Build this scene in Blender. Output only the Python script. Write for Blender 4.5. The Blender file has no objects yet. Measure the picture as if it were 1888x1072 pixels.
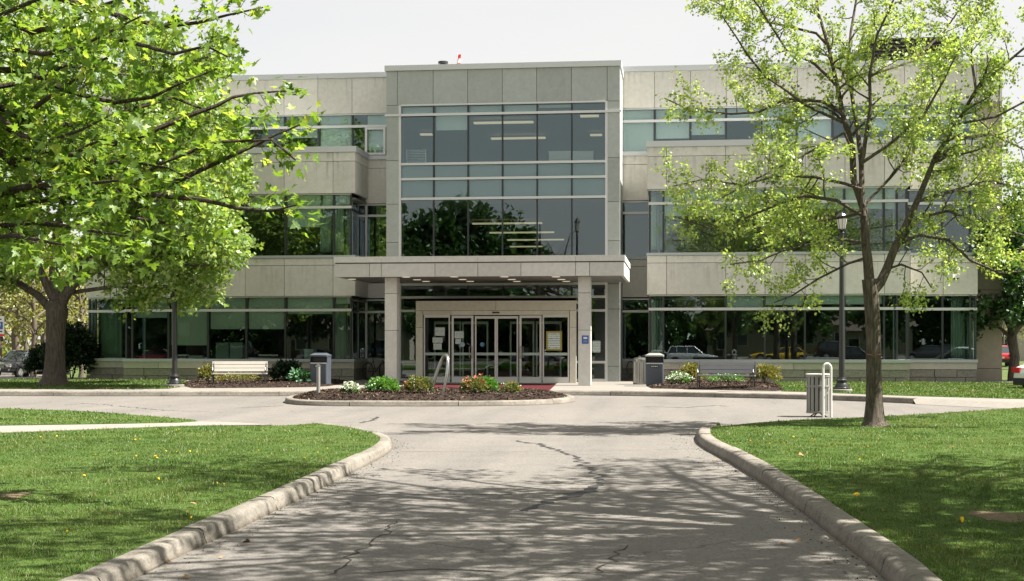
import bpy, bmesh, math, random
import numpy as np
from mathutils import Vector, Matrix, Euler

# ------------------------------------------------------------------ camera, sky, sun, exposure
random.seed(7)
RNG = np.random.default_rng(7)
SC = bpy.context.scene
COL = SC.collection
PI = math.pi
R = math.radians
F = 2600.0                     # focal length in photo pixels (a 50 mm lens on 36 mm film)
HOR = 632.0                    # horizon row in the photo
CAMH = 1.6
YAW = R(6.7)
FWD = Vector((-math.sin(YAW), math.cos(YAW), 0))
RGT = Vector((math.cos(YAW), math.sin(YAW), 0))

cam_d = bpy.data.cameras.new('camera')
cam = bpy.data.objects.new('camera', cam_d)
COL.objects.link(cam)
cam_d.sensor_width = 36.0
cam_d.lens = F / 1888 * 36
cam_d.shift_y = (HOR - 536) / 1888
cam_d.clip_start = 0.1
cam_d.clip_end = 2000
cam.location = (0, 0, CAMH)
cam.rotation_euler = (R(90), 0, YAW)
SC.camera = cam

SUN_EL, SUN_AZ = R(56), R(0.5)   # azimuth measured from +x (along the facade) towards +y
SDIR = Vector((math.cos(SUN_EL) * math.cos(SUN_AZ), math.cos(SUN_EL) * math.sin(SUN_AZ), math.sin(SUN_EL)))
w = bpy.data.worlds.new('World')
SC.world = w
w.use_nodes = True
nt = w.node_tree
bgn = nt.nodes['Background']
sky = nt.nodes.new('ShaderNodeTexSky')
sky.sky_type = 'NISHITA'
sky.sun_disc = False
sky.sun_elevation = SUN_EL
sky.sun_rotation = math.atan2(SDIR.x, SDIR.y)
sky.air_density = 1.0
sky.dust_density = 1.0
sky.ozone_density = 1.0
hz = nt.nodes.new('ShaderNodeMix')             # thin bright haze evens the sky out to near white
hz.data_type = 'RGBA'
hz.inputs[0].default_value = 0.93
hz.inputs[7].default_value = (2.10, 2.03, 1.93, 1)
nt.links.new(sky.outputs[0], hz.inputs[6])
tc = nt.nodes.new('ShaderNodeTexCoord')
cmap = nt.nodes.new('ShaderNodeMapping'); cmap.inputs['Scale'].default_value = (1, 1, 3.5)
cn = nt.nodes.new('ShaderNodeTexNoise'); cn.inputs['Scale'].default_value = 2.2; cn.inputs['Detail'].default_value = 6
cr = nt.nodes.new('ShaderNodeValToRGB')
cr.color_ramp.elements[0].position = .3; cr.color_ramp.elements[0].color = (.93, .94, .96, 1)
cr.color_ramp.elements[1].position = .7; cr.color_ramp.elements[1].color = (1.03, 1.02, 1.0, 1)
veil = nt.nodes.new('ShaderNodeMix'); veil.data_type = 'RGBA'; veil.blend_type = 'MULTIPLY'; veil.inputs[0].default_value = 1
nt.links.new(tc.outputs['Generated'], cmap.inputs[0]); nt.links.new(cmap.outputs[0], cn.inputs[0]); nt.links.new(cn.outputs[0], cr.inputs[0])
nt.links.new(hz.outputs[2], veil.inputs[6]); nt.links.new(cr.outputs[0], veil.inputs[7])
nt.links.new(veil.outputs[2], bgn.inputs[0])
bgn.inputs[1].default_value = 0.12
sun_d = bpy.data.lights.new('sun', 'SUN')
sun_d.energy = 4.5
sun_d.angle = R(0.5)
sun_d.color = (1.0, 0.95, 0.87)
sun = bpy.data.objects.new('sun', sun_d)
COL.objects.link(sun)
sun.rotation_euler = SDIR.to_track_quat('Z', 'Y').to_euler()
sun.location = SDIR * 80
SC.view_settings.view_transform = 'Standard'
SC.view_settings.look = 'None'
SC.view_settings.gamma = 1.0
SC.view_settings.use_curve_mapping = False
SC.view_settings.exposure = 1.82
SC.render.engine = 'CYCLES'
SC.cycles.use_denoising = True
SC.cycles.max_bounces = 8
SC.cycles.diffuse_bounces = 4
SC.cycles.glossy_bounces = 4
SC.cycles.transparent_max_bounces = 12
SC.cycles.sample_clamp_indirect = 6.0
SC.render.film_transparent = False

# ------------------------------------------------------------------ helpers
def W(px, py, d):                      # photo pixel at camera depth d (metres) -> world point
    return FWD * d + RGT * ((px - 944) / F * d) + Vector((0, 0, CAMH + (HOR - py) / F * d))

def G(px, py, z=0.0):                  # photo pixel on the horizontal plane z
    return W(px, py, (CAMH - z) * F / (py - HOR))

def T_(px, Y):
    return Y / (math.cos(YAW) + (px - 944) / F * math.sin(YAW))

def X(px, Y):                          # x where the pixel column meets the facade plane y = Y
    t = T_(px, Y)
    return t * (-math.sin(YAW) + (px - 944) / F * math.cos(YAW))

def Z(px, py, Y):
    return CAMH + (HOR - py) / F * T_(px, Y)

def wloc(o):
    v = Vector((0, 0, 0))
    while o is not None:
        v += o.location
        o = o.parent
    return v

def par(o, p):                         # parent, keeping world coordinates (parents carry only locations)
    if p is not None:
        o.location = o.location - wloc(p)
        o.parent = p
    return o

def tag(o, label=None, cat=None, group=None, kind=None):
    if label: o['label'] = label
    if cat: o['category'] = cat
    if group: o['group'] = group
    if kind: o['kind'] = kind
    return o

def thing(name, label, cat, loc=(0, 0, 0), rz=0.0, group=None):
    o = bpy.data.objects.new(name, None)
    COL.objects.link(o)
    o.location = loc
    o.rotation_euler = (0, 0, rz)
    o.empty_display_size = 0.2
    return tag(o, label, cat, group)

def link(name, me, parent=None):
    o = bpy.data.objects.new(name, me)
    COL.objects.link(o)
    if parent is not None:
        o.parent = parent
    return o

def dup(o, parent=None):
    c = o.copy()
    COL.objects.link(c)
    if parent is not None: c.parent = parent
    for ch in list(o.children):
        dup(ch, c)
    return c

class MB:
    def __init__(s): s.v = []; s.f = []
    def add(s, v, f):
        b = len(s.v)
        s.v += [tuple(p) for p in v]
        s.f += [tuple(i + b for i in q) for q in f]
        return s
    def box(s, x0, x1, y0, y1, z0, z1):
        return s.add([(x0,y0,z0),(x1,y0,z0),(x1,y1,z0),(x0,y1,z0),(x0,y0,z1),(x1,y0,z1),(x1,y1,z1),(x0,y1,z1)],
                     [(0,3,2,1),(4,5,6,7),(0,1,5,4),(1,2,6,5),(2,3,7,6),(3,0,4,7)])
    def obox(s, c, ax, ay, az):        # oriented box: centre and half-axes
        c, ax, ay, az = Vector(c), Vector(ax), Vector(ay), Vector(az)
        v = [c + ax*i + ay*j + az*k for k in (-1,1) for i, j in ((-1,-1),(1,-1),(1,1),(-1,1))]
        return s.add(v, [(0,3,2,1),(4,5,6,7),(0,1,5,4),(1,2,6,5),(2,3,7,6),(3,0,4,7)])
    def tube(s, pts, rad, n=8, cap=True):
        pts = [Vector(p) for p in pts]
        if not hasattr(rad, '__len__'): rad = [rad] * len(pts)
        rings = []
        t0 = (pts[1] - pts[0]).normalized()
        u = t0.orthogonal().normalized()
        for i, p in enumerate(pts):
            a = pts[max(i-1, 0)]; b = pts[min(i+1, len(pts)-1)]
            t = (b - a)
            t = t.normalized() if t.length > 1e-9 else t0
            u = (u - t * u.dot(t))
            u = u.normalized() if u.length > 1e-6 else t.orthogonal().normalized()
            vv = t.cross(u)
            rings.append([p + (u * math.cos(2*PI*k/n) + vv * math.sin(2*PI*k/n)) * rad[i] for k in range(n)])
        v = [q for r_ in rings for q in r_]
        f = []
        for i in range(len(pts)-1):
            for k in range(n):
                f.append((i*n+k, i*n+(k+1)%n, (i+1)*n+(k+1)%n, (i+1)*n+k))
        if cap:
            f.append(tuple(range(n-1, -1, -1)))
            f.append(tuple((len(pts)-1)*n + k for k in range(n)))
        return s.add(v, f)
    def lathe(s, prof, c=(0,0,0), n=20, sx=1, sy=1):   # prof: (r, z) from bottom to top
        c = Vector(c)
        v = []; f = []
        for r_, z in prof:
            for k in range(n):
                v.append((c.x + r_*sx*math.cos(2*PI*k/n), c.y + r_*sy*math.sin(2*PI*k/n), c.z + z))
        for i in range(len(prof)-1):
            for k in range(n):
                f.append((i*n+k, i*n+(k+1)%n, (i+1)*n+(k+1)%n, (i+1)*n+k))
        f.append(tuple(range(n-1, -1, -1)))
        f.append(tuple((len(prof)-1)*n + k for k in range(n)))
        return s.add(v, f)
    def prism(s, poly, z0, z1):        # poly: ccw list of (x, y)
        n = len(poly)
        v = [(p[0], p[1], z0) for p in poly] + [(p[0], p[1], z1) for p in poly]
        f = [tuple(range(n-1, -1, -1)), tuple(range(n, 2*n))]
        f += [(i, (i+1) % n, n + (i+1) % n, n + i) for i in range(n)]
        return s.add(v, f)
    def mesh(s, name, mat, smooth=False):
        me = bpy.data.meshes.new(name)
        me.from_pydata(s.v, [], s.f)
        if mat: me.materials.append(mat)
        if smooth:
            me.polygons.foreach_set('use_smooth', [True] * len(me.polygons))
            try: me.set_sharp_from_angle(angle=R(40))
            except Exception: pass
        me.update()
        return me
    def build(s, name, mat, parent=None, smooth=False):
        return link(name, s.mesh(name, mat, smooth), parent)

def np_mesh(name, V, Fc, mat, k, smooth=False):     # fast mesh of k-gons from numpy arrays
    me = bpy.data.meshes.new(name)
    V = np.asarray(V, dtype=np.float32).reshape(-1, 3)
    Fc = np.asarray(Fc, dtype=np.int32).reshape(-1, k)
    me.vertices.add(len(V)); me.vertices.foreach_set('co', V.ravel())
    me.loops.add(Fc.size); me.loops.foreach_set('vertex_index', Fc.ravel())
    me.polygons.add(len(Fc))
    me.polygons.foreach_set('loop_start', np.arange(0, Fc.size, k, dtype=np.int32))
    me.polygons.foreach_set('loop_total', np.full(len(Fc), k, dtype=np.int32))
    if smooth: me.polygons.foreach_set('use_smooth', np.ones(len(Fc), dtype=bool))
    me.materials.append(mat)
    me.update(calc_edges=True)
    me.validate()
    return me

_cubes = {}
def bx(name, mat, x0, x1, y0, y1, z0, z1, parent=None):   # box object; alike boxes share one mesh per material
    key = mat.name
    if key not in _cubes:
        _cubes[key] = MB().box(-.5, .5, -.5, .5, -.5, .5).mesh('box_' + mat.name, mat)
    o = bpy.data.objects.new(name, _cubes[key])
    COL.objects.link(o)
    o.scale = (abs(x1-x0), abs(y1-y0), abs(z1-z0))
    o.location = ((x0+x1)/2, (y0+y1)/2, (z0+z1)/2)
    return par(o, parent)

# ------------------------------------------------------------------ materials
def srgb(r, g, b):
    def f(c):
        c /= 255.0
        return c/12.92 if c <= .04045 else ((c+.055)/1.055)**2.4
    return (f(r), f(g), f(b), 1)

class NM:                                     # tiny node helper
    def __init__(s, name):
        s.m = bpy.data.materials.new(name); s.m.use_nodes = True
        s.t = s.m.node_tree; s.n = s.t.nodes; s.b = s.n['Principled BSDF']; s.out = s.n['Material Output']
    def new(s, typ, **kw):
        n = s.n.new(typ)
        for k, v in kw.items(): setattr(n, k, v)
        return n
    def l(s, a, b): s.t.links.new(a, b)
    def noise(s, vec, scale, detail=4, rough=.55):
        n = s.new('ShaderNodeTexNoise'); n.inputs['Scale'].default_value = scale
        n.inputs['Detail'].default_value = detail; n.inputs['Roughness'].default_value = rough
        if vec is not None: s.l(vec, n.inputs['Vector'])
        return n.outputs['Fac']
    def ramp(s, fac, stops):
        n = s.new('ShaderNodeValToRGB'); e = n.color_ramp.elements
        e[0].position, e[0].color = stops[0]; e[1].position, e[1].color = stops[-1]
        for p, c in stops[1:-1]:
            q = e.new(p); q.color = c
        s.l(fac, n.inputs[0]); return n.outputs[0]
    def mix(s, fac, a, b, typ='MIX'):
        n = s.new('ShaderNodeMix', data_type='RGBA', blend_type=typ)
        for sock, v in ((n.inputs[0], fac), (n.inputs[6], a), (n.inputs[7], b)):
            if hasattr(v, 'is_output'): s.l(v, sock)
            else: sock.default_value = v
        return n.outputs[2]
    def math(s, op, a, b=0.0, c=0.0):
        n = s.new('ShaderNodeMath', operation=op)
        for i, v in enumerate((a, b, c)):
            if hasattr(v, 'is_output'): s.l(v, n.inputs[i])
            else: n.inputs[i].default_value = v
        return n.outputs[0]
    def pos(s): return s.new('ShaderNodeNewGeometry').outputs['Position']
    def map(s, vec, sc):
        n = s.new('ShaderNodeMapping'); n.inputs['Scale'].default_value = sc; s.l(vec, n.inputs['Vector']); return n.outputs[0]
    def bump(s, h, strength=.3, dist=.01):
        n = s.new('ShaderNodeBump'); n.inputs['Strength'].default_value = strength; n.inputs['Distance'].default_value = dist
        s.l(h, n.inputs['Height']); s.l(n.outputs[0], s.b.inputs['Normal'])
    def col(s, c): s.l(c, s.b.inputs['Base Color'])
    def set(s, rough=.6, metal=0.0, spec=.5):
        s.b.inputs['Roughness'].default_value = rough; s.b.inputs['Metallic'].default_value = metal
        s.b.inputs['Specular IOR Level'].default_value = spec

def g(v, k=1): return (v[0]*k, v[1]*k, v[2]*k, 1)

def stone(name, base, var=.10, speck=.16, rough=.8, streak=0.0, scale=60, bump=.15):
    m = NM(name); p = m.pos()
    big = m.noise(p, .7, 5, .6); fine = m.noise(p, scale, 3, .7); mid = m.noise(p, 6, 5, .65)
    c = m.mix(big, g(base, 1-var), g(base, 1+var))
    c = m.mix(m.ramp(mid, [(.3, (.9,.9,.9,1)), (.7, (1.06,1.06,1.06,1))]), c, c, 'MIX') if False else c
    sp = m.ramp(fine, [(.32, (1-speck,)*3+(1,)), (.5, (1,1,1,1)), (.68, (1+speck*.5,)*3+(1,))])
    c = m.mix(1.0, c, sp, 'MULTIPLY')
    md = m.ramp(mid, [(.3, (.90,.89,.87,1)), (.65, (1.03,1.03,1.03,1))])
    c = m.mix(1.0, c, md, 'MULTIPLY')
    oi = m.new('ShaderNodeObjectInfo').outputs['Random']
    c = m.mix(1.0, c, m.ramp(oi, [(0, (.89,.89,.88,1)), (1, (1.06,1.06,1.05,1))]), 'MULTIPLY')
    if streak > 0:
        s1 = m.noise(m.map(p, (5, 5, .35)), 1.0, 5, .7)
        msk = m.ramp(s1, [(.52, (1,1,1,1)), (.72, (1-streak,1-streak,1-streak*1.05,1))])
        gz = m.new('ShaderNodeTexCoord').outputs['Object']
        sep = m.new('ShaderNodeSeparateXYZ'); m.l(gz, sep.inputs[0])
        f = m.math('MULTIPLY_ADD', sep.outputs['Z'], 1.1, .45); f2 = m.new('ShaderNodeClamp'); m.l(f, f2.inputs[0])
        c = m.mix(f2.outputs[0], c, m.mix(1.0, c, msk, 'MULTIPLY'))
    m.col(c); m.set(rough, 0, .3); m.bump(fine, bump, .004)
    return m.m

def plain(name, c, rough=.5, metal=0.0, spec=.5, var=.06, scale=8, bump=0):
    m = NM(name); p = m.new('ShaderNodeTexCoord').outputs['Object']
    n = m.noise(p, scale, 5, .6)
    m.col(m.mix(n, g(c, 1-var), g(c, 1+var))); m.set(rough, metal, spec)
    if bump: m.bump(m.noise(p, scale*8, 3), bump, .003)
    return m.m

def emit(name, c, s):
    m = NM(name); m.b.inputs['Base Color'].default_value = (.8,.8,.8,1)
    m.b.inputs['Emission Color'].default_value = c; m.b.inputs['Emission Strength'].default_value = s
    return m.m

def glass(name, tint, fac, gl=(.85,.93,1,1)):
    m = NM(name); m.n.remove(m.b)
    tr = m.new('ShaderNodeBsdfTransparent'); tr.inputs[0].default_value = tint
    go = m.new('ShaderNodeBsdfGlossy'); go.inputs['Roughness'].default_value = 0.0; go.inputs['Color'].default_value = gl
    lw = m.new('ShaderNodeFresnel'); lw.inputs[0].default_value = 1.5
    f = m.math('MULTIPLY_ADD', lw.outputs[0], 1.0, fac)
    mx = m.new('ShaderNodeMixShader'); m.l(f, mx.inputs[0]); m.l(tr.outputs[0], mx.inputs[1]); m.l(go.outputs[0], mx.inputs[2])
    m.l(mx.outputs[0], m.out.inputs[0])
    return m.m

def leafmat(name, stops, trans=.45, gloss=.06, tr_boost=1.5):
    m = NM(name); m.n.remove(m.b)
    geo = m.new('ShaderNodeNewGeometry')
    c = m.ramp(geo.outputs['Random Per Island'], stops)
    big = m.noise(geo.outputs['Position'], .9, 3)
    c = m.mix(1.0, c, m.ramp(big, [(.3, (.8,.84,.8,1)), (.7, (1.15,1.12,1.0,1))]), 'MULTIPLY')
    d = m.new('ShaderNodeBsdfDiffuse'); m.l(c, d.inputs[0])
    t = m.new('ShaderNodeBsdfTranslucent')
    m.l(m.mix(1.0, c, (tr_boost*1.15, tr_boost*1.1, tr_boost*.55, 1), 'MULTIPLY'), t.inputs[0])
    go = m.new('ShaderNodeBsdfGlossy'); go.inputs['Roughness'].default_value = .45; go.inputs['Color'].default_value = (.9,.95,.9,1)
    a = m.new('ShaderNodeMixShader'); a.inputs[0].default_value = trans; m.l(d.outputs[0], a.inputs[1]); m.l(t.outputs[0], a.inputs[2])
    b = m.new('ShaderNodeMixShader'); b.inputs[0].default_value = gloss; m.l(a.outputs[0], b.inputs[1]); m.l(go.outputs[0], b.inputs[2])
    m.l(b.outputs[0], m.out.inputs[0])
    return m.m

def bark(name, c, scale=1.0):
    m = NM(name); p = m.new('ShaderNodeTexCoord').outputs['Object']
    r = m.ramp(m.noise(m.map(p, (1, 1, .13)), 26*scale, 5, .75), [(.36, (0,0,0,1)), (.56, (1,1,1,1))])
    n = m.noise(p, 9*scale, 6, .7)
    cc = m.mix(n, g(c, .7), g(c, 1.35)); cc = m.mix(r, g(c, .45), cc)
    m.col(cc); m.set(.9, 0, .2); m.bump(r, .8, .02)
    return m.m

M = {}
M['granite'] = stone('granite', (.39, .41, .395), .06, .20, .7, .05, 80)
M['precast'] = stone('precast_concrete', (.66, .635, .585), .08, .16, .85, .40, 70)
M['precast_stained'] = stone('stained_precast', (.66, .635, .585), .06, .16, .85, .42, 70)
M['canopy'] = stone('canopy_stone', (.58, .575, .545), .05, .18, .75, .06, 80)
M['portal'] = stone('portal_stone', (.72, .69, .59), .04, .14, .75, 0, 80)
M['limestone'] = stone('cap_stone', (.45, .43, .37), .12, .18, .85, .1, 50)
M['rough'] = stone('rough_stone', (.25, .24, .20), .2, .36, .95, .15, 22, 1.0)
M['backing'] = plain('wall_backing', (.10, .095, .085), .9)
M['coping'] = plain('coping_metal', (.55, .56, .56), .45, .0, .5, .05)
M['sill'] = plain('sill_metal', (.42, .45, .45), .4, .2)
M['alu'] = plain('pale_aluminium', (.60, .60, .585), .38, .25, .5, .04)
M['doorframe'] = plain('door_aluminium', (.68, .67, .63), .4, .2, .5, .05)
M['mull'] = plain('dark_mullion', (.025, .03, .03), .4)
M['glass'] = glass('window_glass', (.84, .91, .87, 1), .045)
M['glass_up'] = glass('upper_window_glass', (.90, .94, .93, 1), .045, (.74, .90, .93, 1))
M['doorglass'] = glass('door_glass', (.82, .88, .84, 1), .012)
M['spandrel'] = plain('spandrel_board', (.32, .36, .35), .6)
M['blind'] = plain('blind_fabric', (.78, .82, .77), .8)
M['curtain'] = plain('curtain_fabric', (.44, .52, .46), .85)
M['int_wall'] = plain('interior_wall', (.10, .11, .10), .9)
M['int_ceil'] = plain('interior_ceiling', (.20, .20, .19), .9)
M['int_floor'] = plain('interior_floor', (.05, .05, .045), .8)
M['tube'] = emit('fluorescent_light', (1, .84, .52, 1), .13)
M['down'] = emit('downlight_glow', (1, .86, .6, 1), .12)
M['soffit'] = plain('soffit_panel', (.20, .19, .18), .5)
M['blackm'] = plain('black_metal', (.018, .018, .018), .35, 0, .6)
M['black'] = plain('black_plastic', (.015, .015, .016), .5)
M['binblue'] = plain('slate_blue_plastic', (.060, .070, .088), .45, 0, .5, .08)
M['steel'] = plain('brushed_steel', (.38, .37, .35), .28, .95)
M['whitep'] = plain('white_paint', (.62, .61, .575), .5)
M['greyp'] = plain('grey_paint', (.22, .22, .205), .5, 0, .5, .1)
M['cream_slat'] = plain('cream_slat', (.42, .39, .345), .6, 0, .4, .08, 5)
M['grey_slat'] = plain('grey_slat', (.13, .134, .142), .6, 0, .4, .15, 5)
M['paper'] = plain('paper', (.74, .80, .76), .8)
M['concrete'] = stone('walk_concrete', (.215, .20, .178), .12, .16, .9, 0, 40)
def m_kerb():
    m = NM('kerb_concrete'); p = m.pos(); n1 = m.noise(p, 1.1, 6, .65); n2 = m.noise(p, 14, 6, .7); n3 = m.noise(p, 60, 3, .7)
    c = m.mix(m.ramp(n1, [(.35, (0,0,0,1)), (.65, (1,1,1,1))]), (.155, .142, .122, 1), (.235, .215, .185, 1))
    c = m.mix(1.0, c, m.ramp(n2, [(.3, (.62,.60,.58,1)), (.5, (1,1,1,1)), (.75, (1.12,1.12,1.1,1))]), 'MULTIPLY')
    c = m.mix(1.0, c, m.ramp(n3, [(.3, (.7,.7,.7,1)), (.55, (1.05,1.05,1.05,1)), (.72, (1.2,1.2,1.18,1))]), 'MULTIPLY')
    sz = m.new('ShaderNodeSeparateXYZ'); m.l(p, sz.inputs[0])
    dirt = m.math('MULTIPLY_ADD', sz.outputs['Z'], -14.0, m.math('MULTIPLY_ADD', n2, 1.6, -.05))
    c = m.mix(m.ramp(dirt, [(.15, (0,0,0,1)), (.75, (.75,.75,.75,1))]), c, (.085, .068, .048, 1))
    m.col(c); m.set(.95, 0, .15); m.bump(n2, .7, .012); return m.m
M['kerb'] = m_kerb()
M['louvre'] = plain('louvre_metal', (.035, .03, .03), .5)
M['tan_wall'] = stone('side_wall_concrete', (.33, .29, .235), .08, .14, .9, .1, 60)
M['red'] = plain('red_paint', (.55, .03, .03), .5)
M['yellow'] = plain('dandelion_yellow', (.85, .55, .02), .7)
M['white_pet'] = plain('white_petal', (.62, .63, .52), .7)
M['red_pet'] = plain('coral_petal', (.52, .12, .09), .7)
M['blue'] = plain('sign_blue', (.03, .09, .32), .4)
M['mat_red'] = plain('red_mat', (.065, .014, .016), .95, 0, .1, .15, 6)
M['tyre'] = plain('tyre_rubber', (.018, .018, .018), .85)
M['rim'] = plain('alloy_rim', (.45, .45, .46), .3, .8)
M['carglass'] = plain('car_glass', (.025, .035, .038), .05, 0, .8)
M['lamp_glass'] = plain('frosted_lamp_glass', (.62, .60, .55), .35)
M['taillight'] = plain('tail_light_red', (.45, .01, .015), .25)
M['chrome'] = plain('chrome', (.7, .7, .7), .15, 1.0)
M['dry_leaf'] = plain('dry_leaf', (.28, .17, .08), .9, 0, .2, .3)
M['ring'] = plain('red_twine', (.20, .07, .06), .8)

def m_asphalt():
    m = NM('aged_asphalt'); p = m.pos()
    big = m.noise(p, .22, 6, .6); mid = m.noise(p, 2.2, 6, .65); fine = m.noise(p, 90, 3, .75); gr = m.noise(p, 35, 3, .8)
    c = m.mix(big, (.142, .132, .121, 1), (.185, .173, .159, 1))
    c = m.mix(1.0, c, m.ramp(mid, [(.28, (.86,.86,.86,1)), (.7, (1.05,1.05,1.04,1))]), 'MULTIPLY')
    c = m.mix(1.0, c, m.ramp(fine, [(.3, (.62,.62,.63,1)), (.5, (1,1,1,1)), (.72, (1.28,1.27,1.24,1))]), 'MULTIPLY')
    c = m.mix(1.0, c, m.ramp(gr, [(.33, (.62,.62,.62,1)), (.52, (1,1,1,1)), (.7, (1.25,1.24,1.2,1))]), 'MULTIPLY')
    g3 = m.noise(p, 15, 4, .8)
    c = m.mix(1.0, c, m.ramp(g3, [(.32, (.74,.74,.75,1)), (.5, (1,1,1,1)), (.7, (1.14,1.13,1.11,1))]), 'MULTIPLY')
    sx = m.new('ShaderNodeSeparateXYZ'); m.l(p, sx.inputs[0])
    st_ = m.noise(m.map(p, (.9, .06, 1)), 1.0, 4, .6)
    c = m.mix(1.0, c, m.ramp(st_, [(.35, (.88,.88,.89,1)), (.6, (1.06,1.055,1.04,1))]), 'MULTIPLY')
    oil = m.noise(p, .9, 5, .75)
    c = m.mix(m.ramp(oil, [(.66, (0,0,0,1)), (.76, (.35,.35,.35,1))]), c, (.07,.065,.06,1))
    # hairline shrinkage cracks
    wn = m.new('ShaderNodeTexNoise'); wn.inputs['Scale'].default_value = .8; wn.inputs['Detail'].default_value = 6; m.l(p, wn.inputs['Vector'])
    ad = m.new('ShaderNodeVectorMath', operation='MULTIPLY_ADD'); m.l(wn.outputs['Color'], ad.inputs[0]); ad.inputs[1].default_value = (1.6,1.6,0); m.l(p, ad.inputs[2])
    v = m.new('ShaderNodeTexVoronoi', feature='DISTANCE_TO_EDGE'); v.inputs['Scale'].default_value = .28; m.l(ad.outputs[0], v.inputs['Vector'])
    ck = m.ramp(v.outputs['Distance'], [(0, (.5,.5,.5,1)), (.006, (1,1,1,1))])
    km = m.noise(p, .35, 3)
    c = m.mix(m.ramp(km, [(.48, (0,0,0,1)), (.56, (1,1,1,1))]), c, m.mix(1.0, c, ck, 'MULTIPLY'))
    m.col(c); m.set(.9, 0, .25); m.bump(fine, .5, .006)
    return m.m
M['asphalt'] = m_asphalt()
M['sealant'] = plain('crack_sealant', (.030, .029, .028), .75, 0, .3, .3, 4)
M['crackdark'] = plain('dark_crack', (.045, .041, .036), .95, 0, .1, .3, 4)  # dark colour of the thin road cracks

def m_soil(name, a, b, s1=9, s2=60, bump=.8, d=.03):
    m = NM(name); p = m.pos(); n1 = m.noise(p, s1, 6, .7); n2 = m.noise(p, s2, 4, .75)
    c = m.mix(m.ramp(n1, [(.3, (0,0,0,1)), (.7, (1,1,1,1))]), a, b)
    c = m.mix(1.0, c, m.ramp(n2, [(.3, (.5,.5,.5,1)), (.7, (1.4,1.38,1.35,1))]), 'MULTIPLY')
    m.col(c); m.set(.95, 0, .15); m.bump(n2, bump, d)
    return m.m
M['mulch'] = m_soil('bark_mulch', (.018, .012, .009, 1), (.048, .033, .025, 1))
M['lawnbase'] = m_soil('lawn_thatch', (.035, .075, .010, 1), (.07, .11, .022, 1), 1.3, 40, .6, .02)
M['dirt'] = m_soil('bare_soil', (.13, .095, .06, 1), (.2, .155, .1, 1), 4, 50)
M['ground'] = m_soil('far_grass', (.05, .085, .02, 1), (.09, .12, .04, 1), .15, 20)

# ------------------------------------------------------------------ ground, road, walk, lawns
def gz(x, y):                              # terrain dips a little beyond the left end of the building
    a = min(max((y - 56) / 22.0, 0), 1); b = min(max((-24 - x) / 8.0, 0), 1)
    a = a*a*(3-2*a); b = b*b*(3-2*b)
    return -0.03 - 0.55 * a * b

def ground_sheet():
    xs = [-420, -250, -150, -100] + list(range(-80, 81, 4)) + [100, 150, 250, 420]
    ys = [-300, -150, -80] + list(range(-60, 141, 4)) + [170, 220, 300, 450, 600]
    v = [(x, y, gz(x, y)) for y in ys for x in xs]
    nx = len(xs)
    f = [(j*nx+i, j*nx+i+1, (j+1)*nx+i+1, (j+1)*nx+i) for j in range(len(ys)-1) for i in range(nx-1)]
    o = MB().add(v, f).build('ground', M['ground'])
    tag(o, 'grassy ground around the office building', kind='structure')
ground_sheet()

def sheet(name, pts, z, mat, label, skirt=0.0, kind='structure'):
    bm = bmesh.new()
    vs = [bm.verts.new((p[0], p[1], z)) for p in pts]
    fc = bm.faces.new(vs)
    fc.normal_update()
    if fc.normal.z < 0: fc.normal_flip()
    if skirt:
        n = len(vs)
        lo = [bm.verts.new((p[0], p[1], z - skirt)) for p in pts]
        for i in range(n): bm.faces.new((vs[i], vs[(i+1) % n], lo[(i+1) % n], lo[i]))
    bmesh.ops.triangulate(bm, faces=bm.faces[:])
    bmesh.ops.recalc_face_normals(bm, faces=bm.faces[:])
    me = bpy.data.meshes.new(name); bm.to_mesh(me); bm.free()
    me.materials.append(mat)
    o = link(name, me)
    return tag(o, label, kind=kind)

def smooth_poly(pts, it=2, closed=False):          # Chaikin
    for _ in range(it):
        out = []
        n = len(pts)
        rg = range(n) if closed else range(n-1)
        if not closed: out.append(pts[0])
        for i in rg:
            a, b = Vector(pts[i]), Vector(pts[(i+1) % n])
            out += [a*.75 + b*.25, a*.25 + b*.75]
        if not closed: out.append(pts[-1])
        pts = out
    return [Vector(p) for p in pts]

road_pts = [(-60,-30),(60,-30),(60,46),(-60,46)]
sheet('road', road_pts, 0.0, M['asphalt'], 'pale worn asphalt drive looping past the entrance')

# kerb line of the walk (bottom edge on the road), left to right
KL = [(-700,730.5),(-200,730.5),(0,730.5),(200,731),(420,731),(640,730.5),(860,729.5),(1040,729),(1200,731),(1460,736),(1600,741),(1700,745.5),(1760,748.5),(1888,754.5),(2100,763),(2600,780)]
walk_line = smooth_poly([G(px, py) for px, py in KL], 2)

def kerb_profile(h, wd):
    return [(-.012, -.05), (-.010, .012), (.0, .03), (.014, h*.66), (.022, h*.82), (.036, h*.93), (.058, h*.985), (.075, h), (wd-.02, h), (wd, h-.012), (wd, -.05)]

def sweep(path, prof, side):               # side=+1: profile extends to the left of travel
    pts = [Vector((p[0], p[1], 0)) for p in path]
    n = len(pts); m_ = len(prof); v = []
    for i, p in enumerate(pts):
        a = pts[max(i-1, 0)]; b = pts[min(i+1, n-1)]
        t = (b - a).normalized(); nrm = Vector((-t.y, t.x, 0)) * side
        for o, z in prof: v.append(p + nrm*o + Vector((0, 0, z)))
    f = []
    for i in range(n-1):
        for k in range(m_-1):
            q = (i*m_+k, (i+1)*m_+k, (i+1)*m_+k+1, i*m_+k+1)
            f.append(q if side > 0 else q[::-1])
    c0 = tuple(range(m_)); c1 = tuple((n-1)*m_ + k for k in range(m_))
    f += [c0 if side < 0 else c0[::-1], c1[::-1] if side < 0 else c1]
    return MB().add(v, f)

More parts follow.
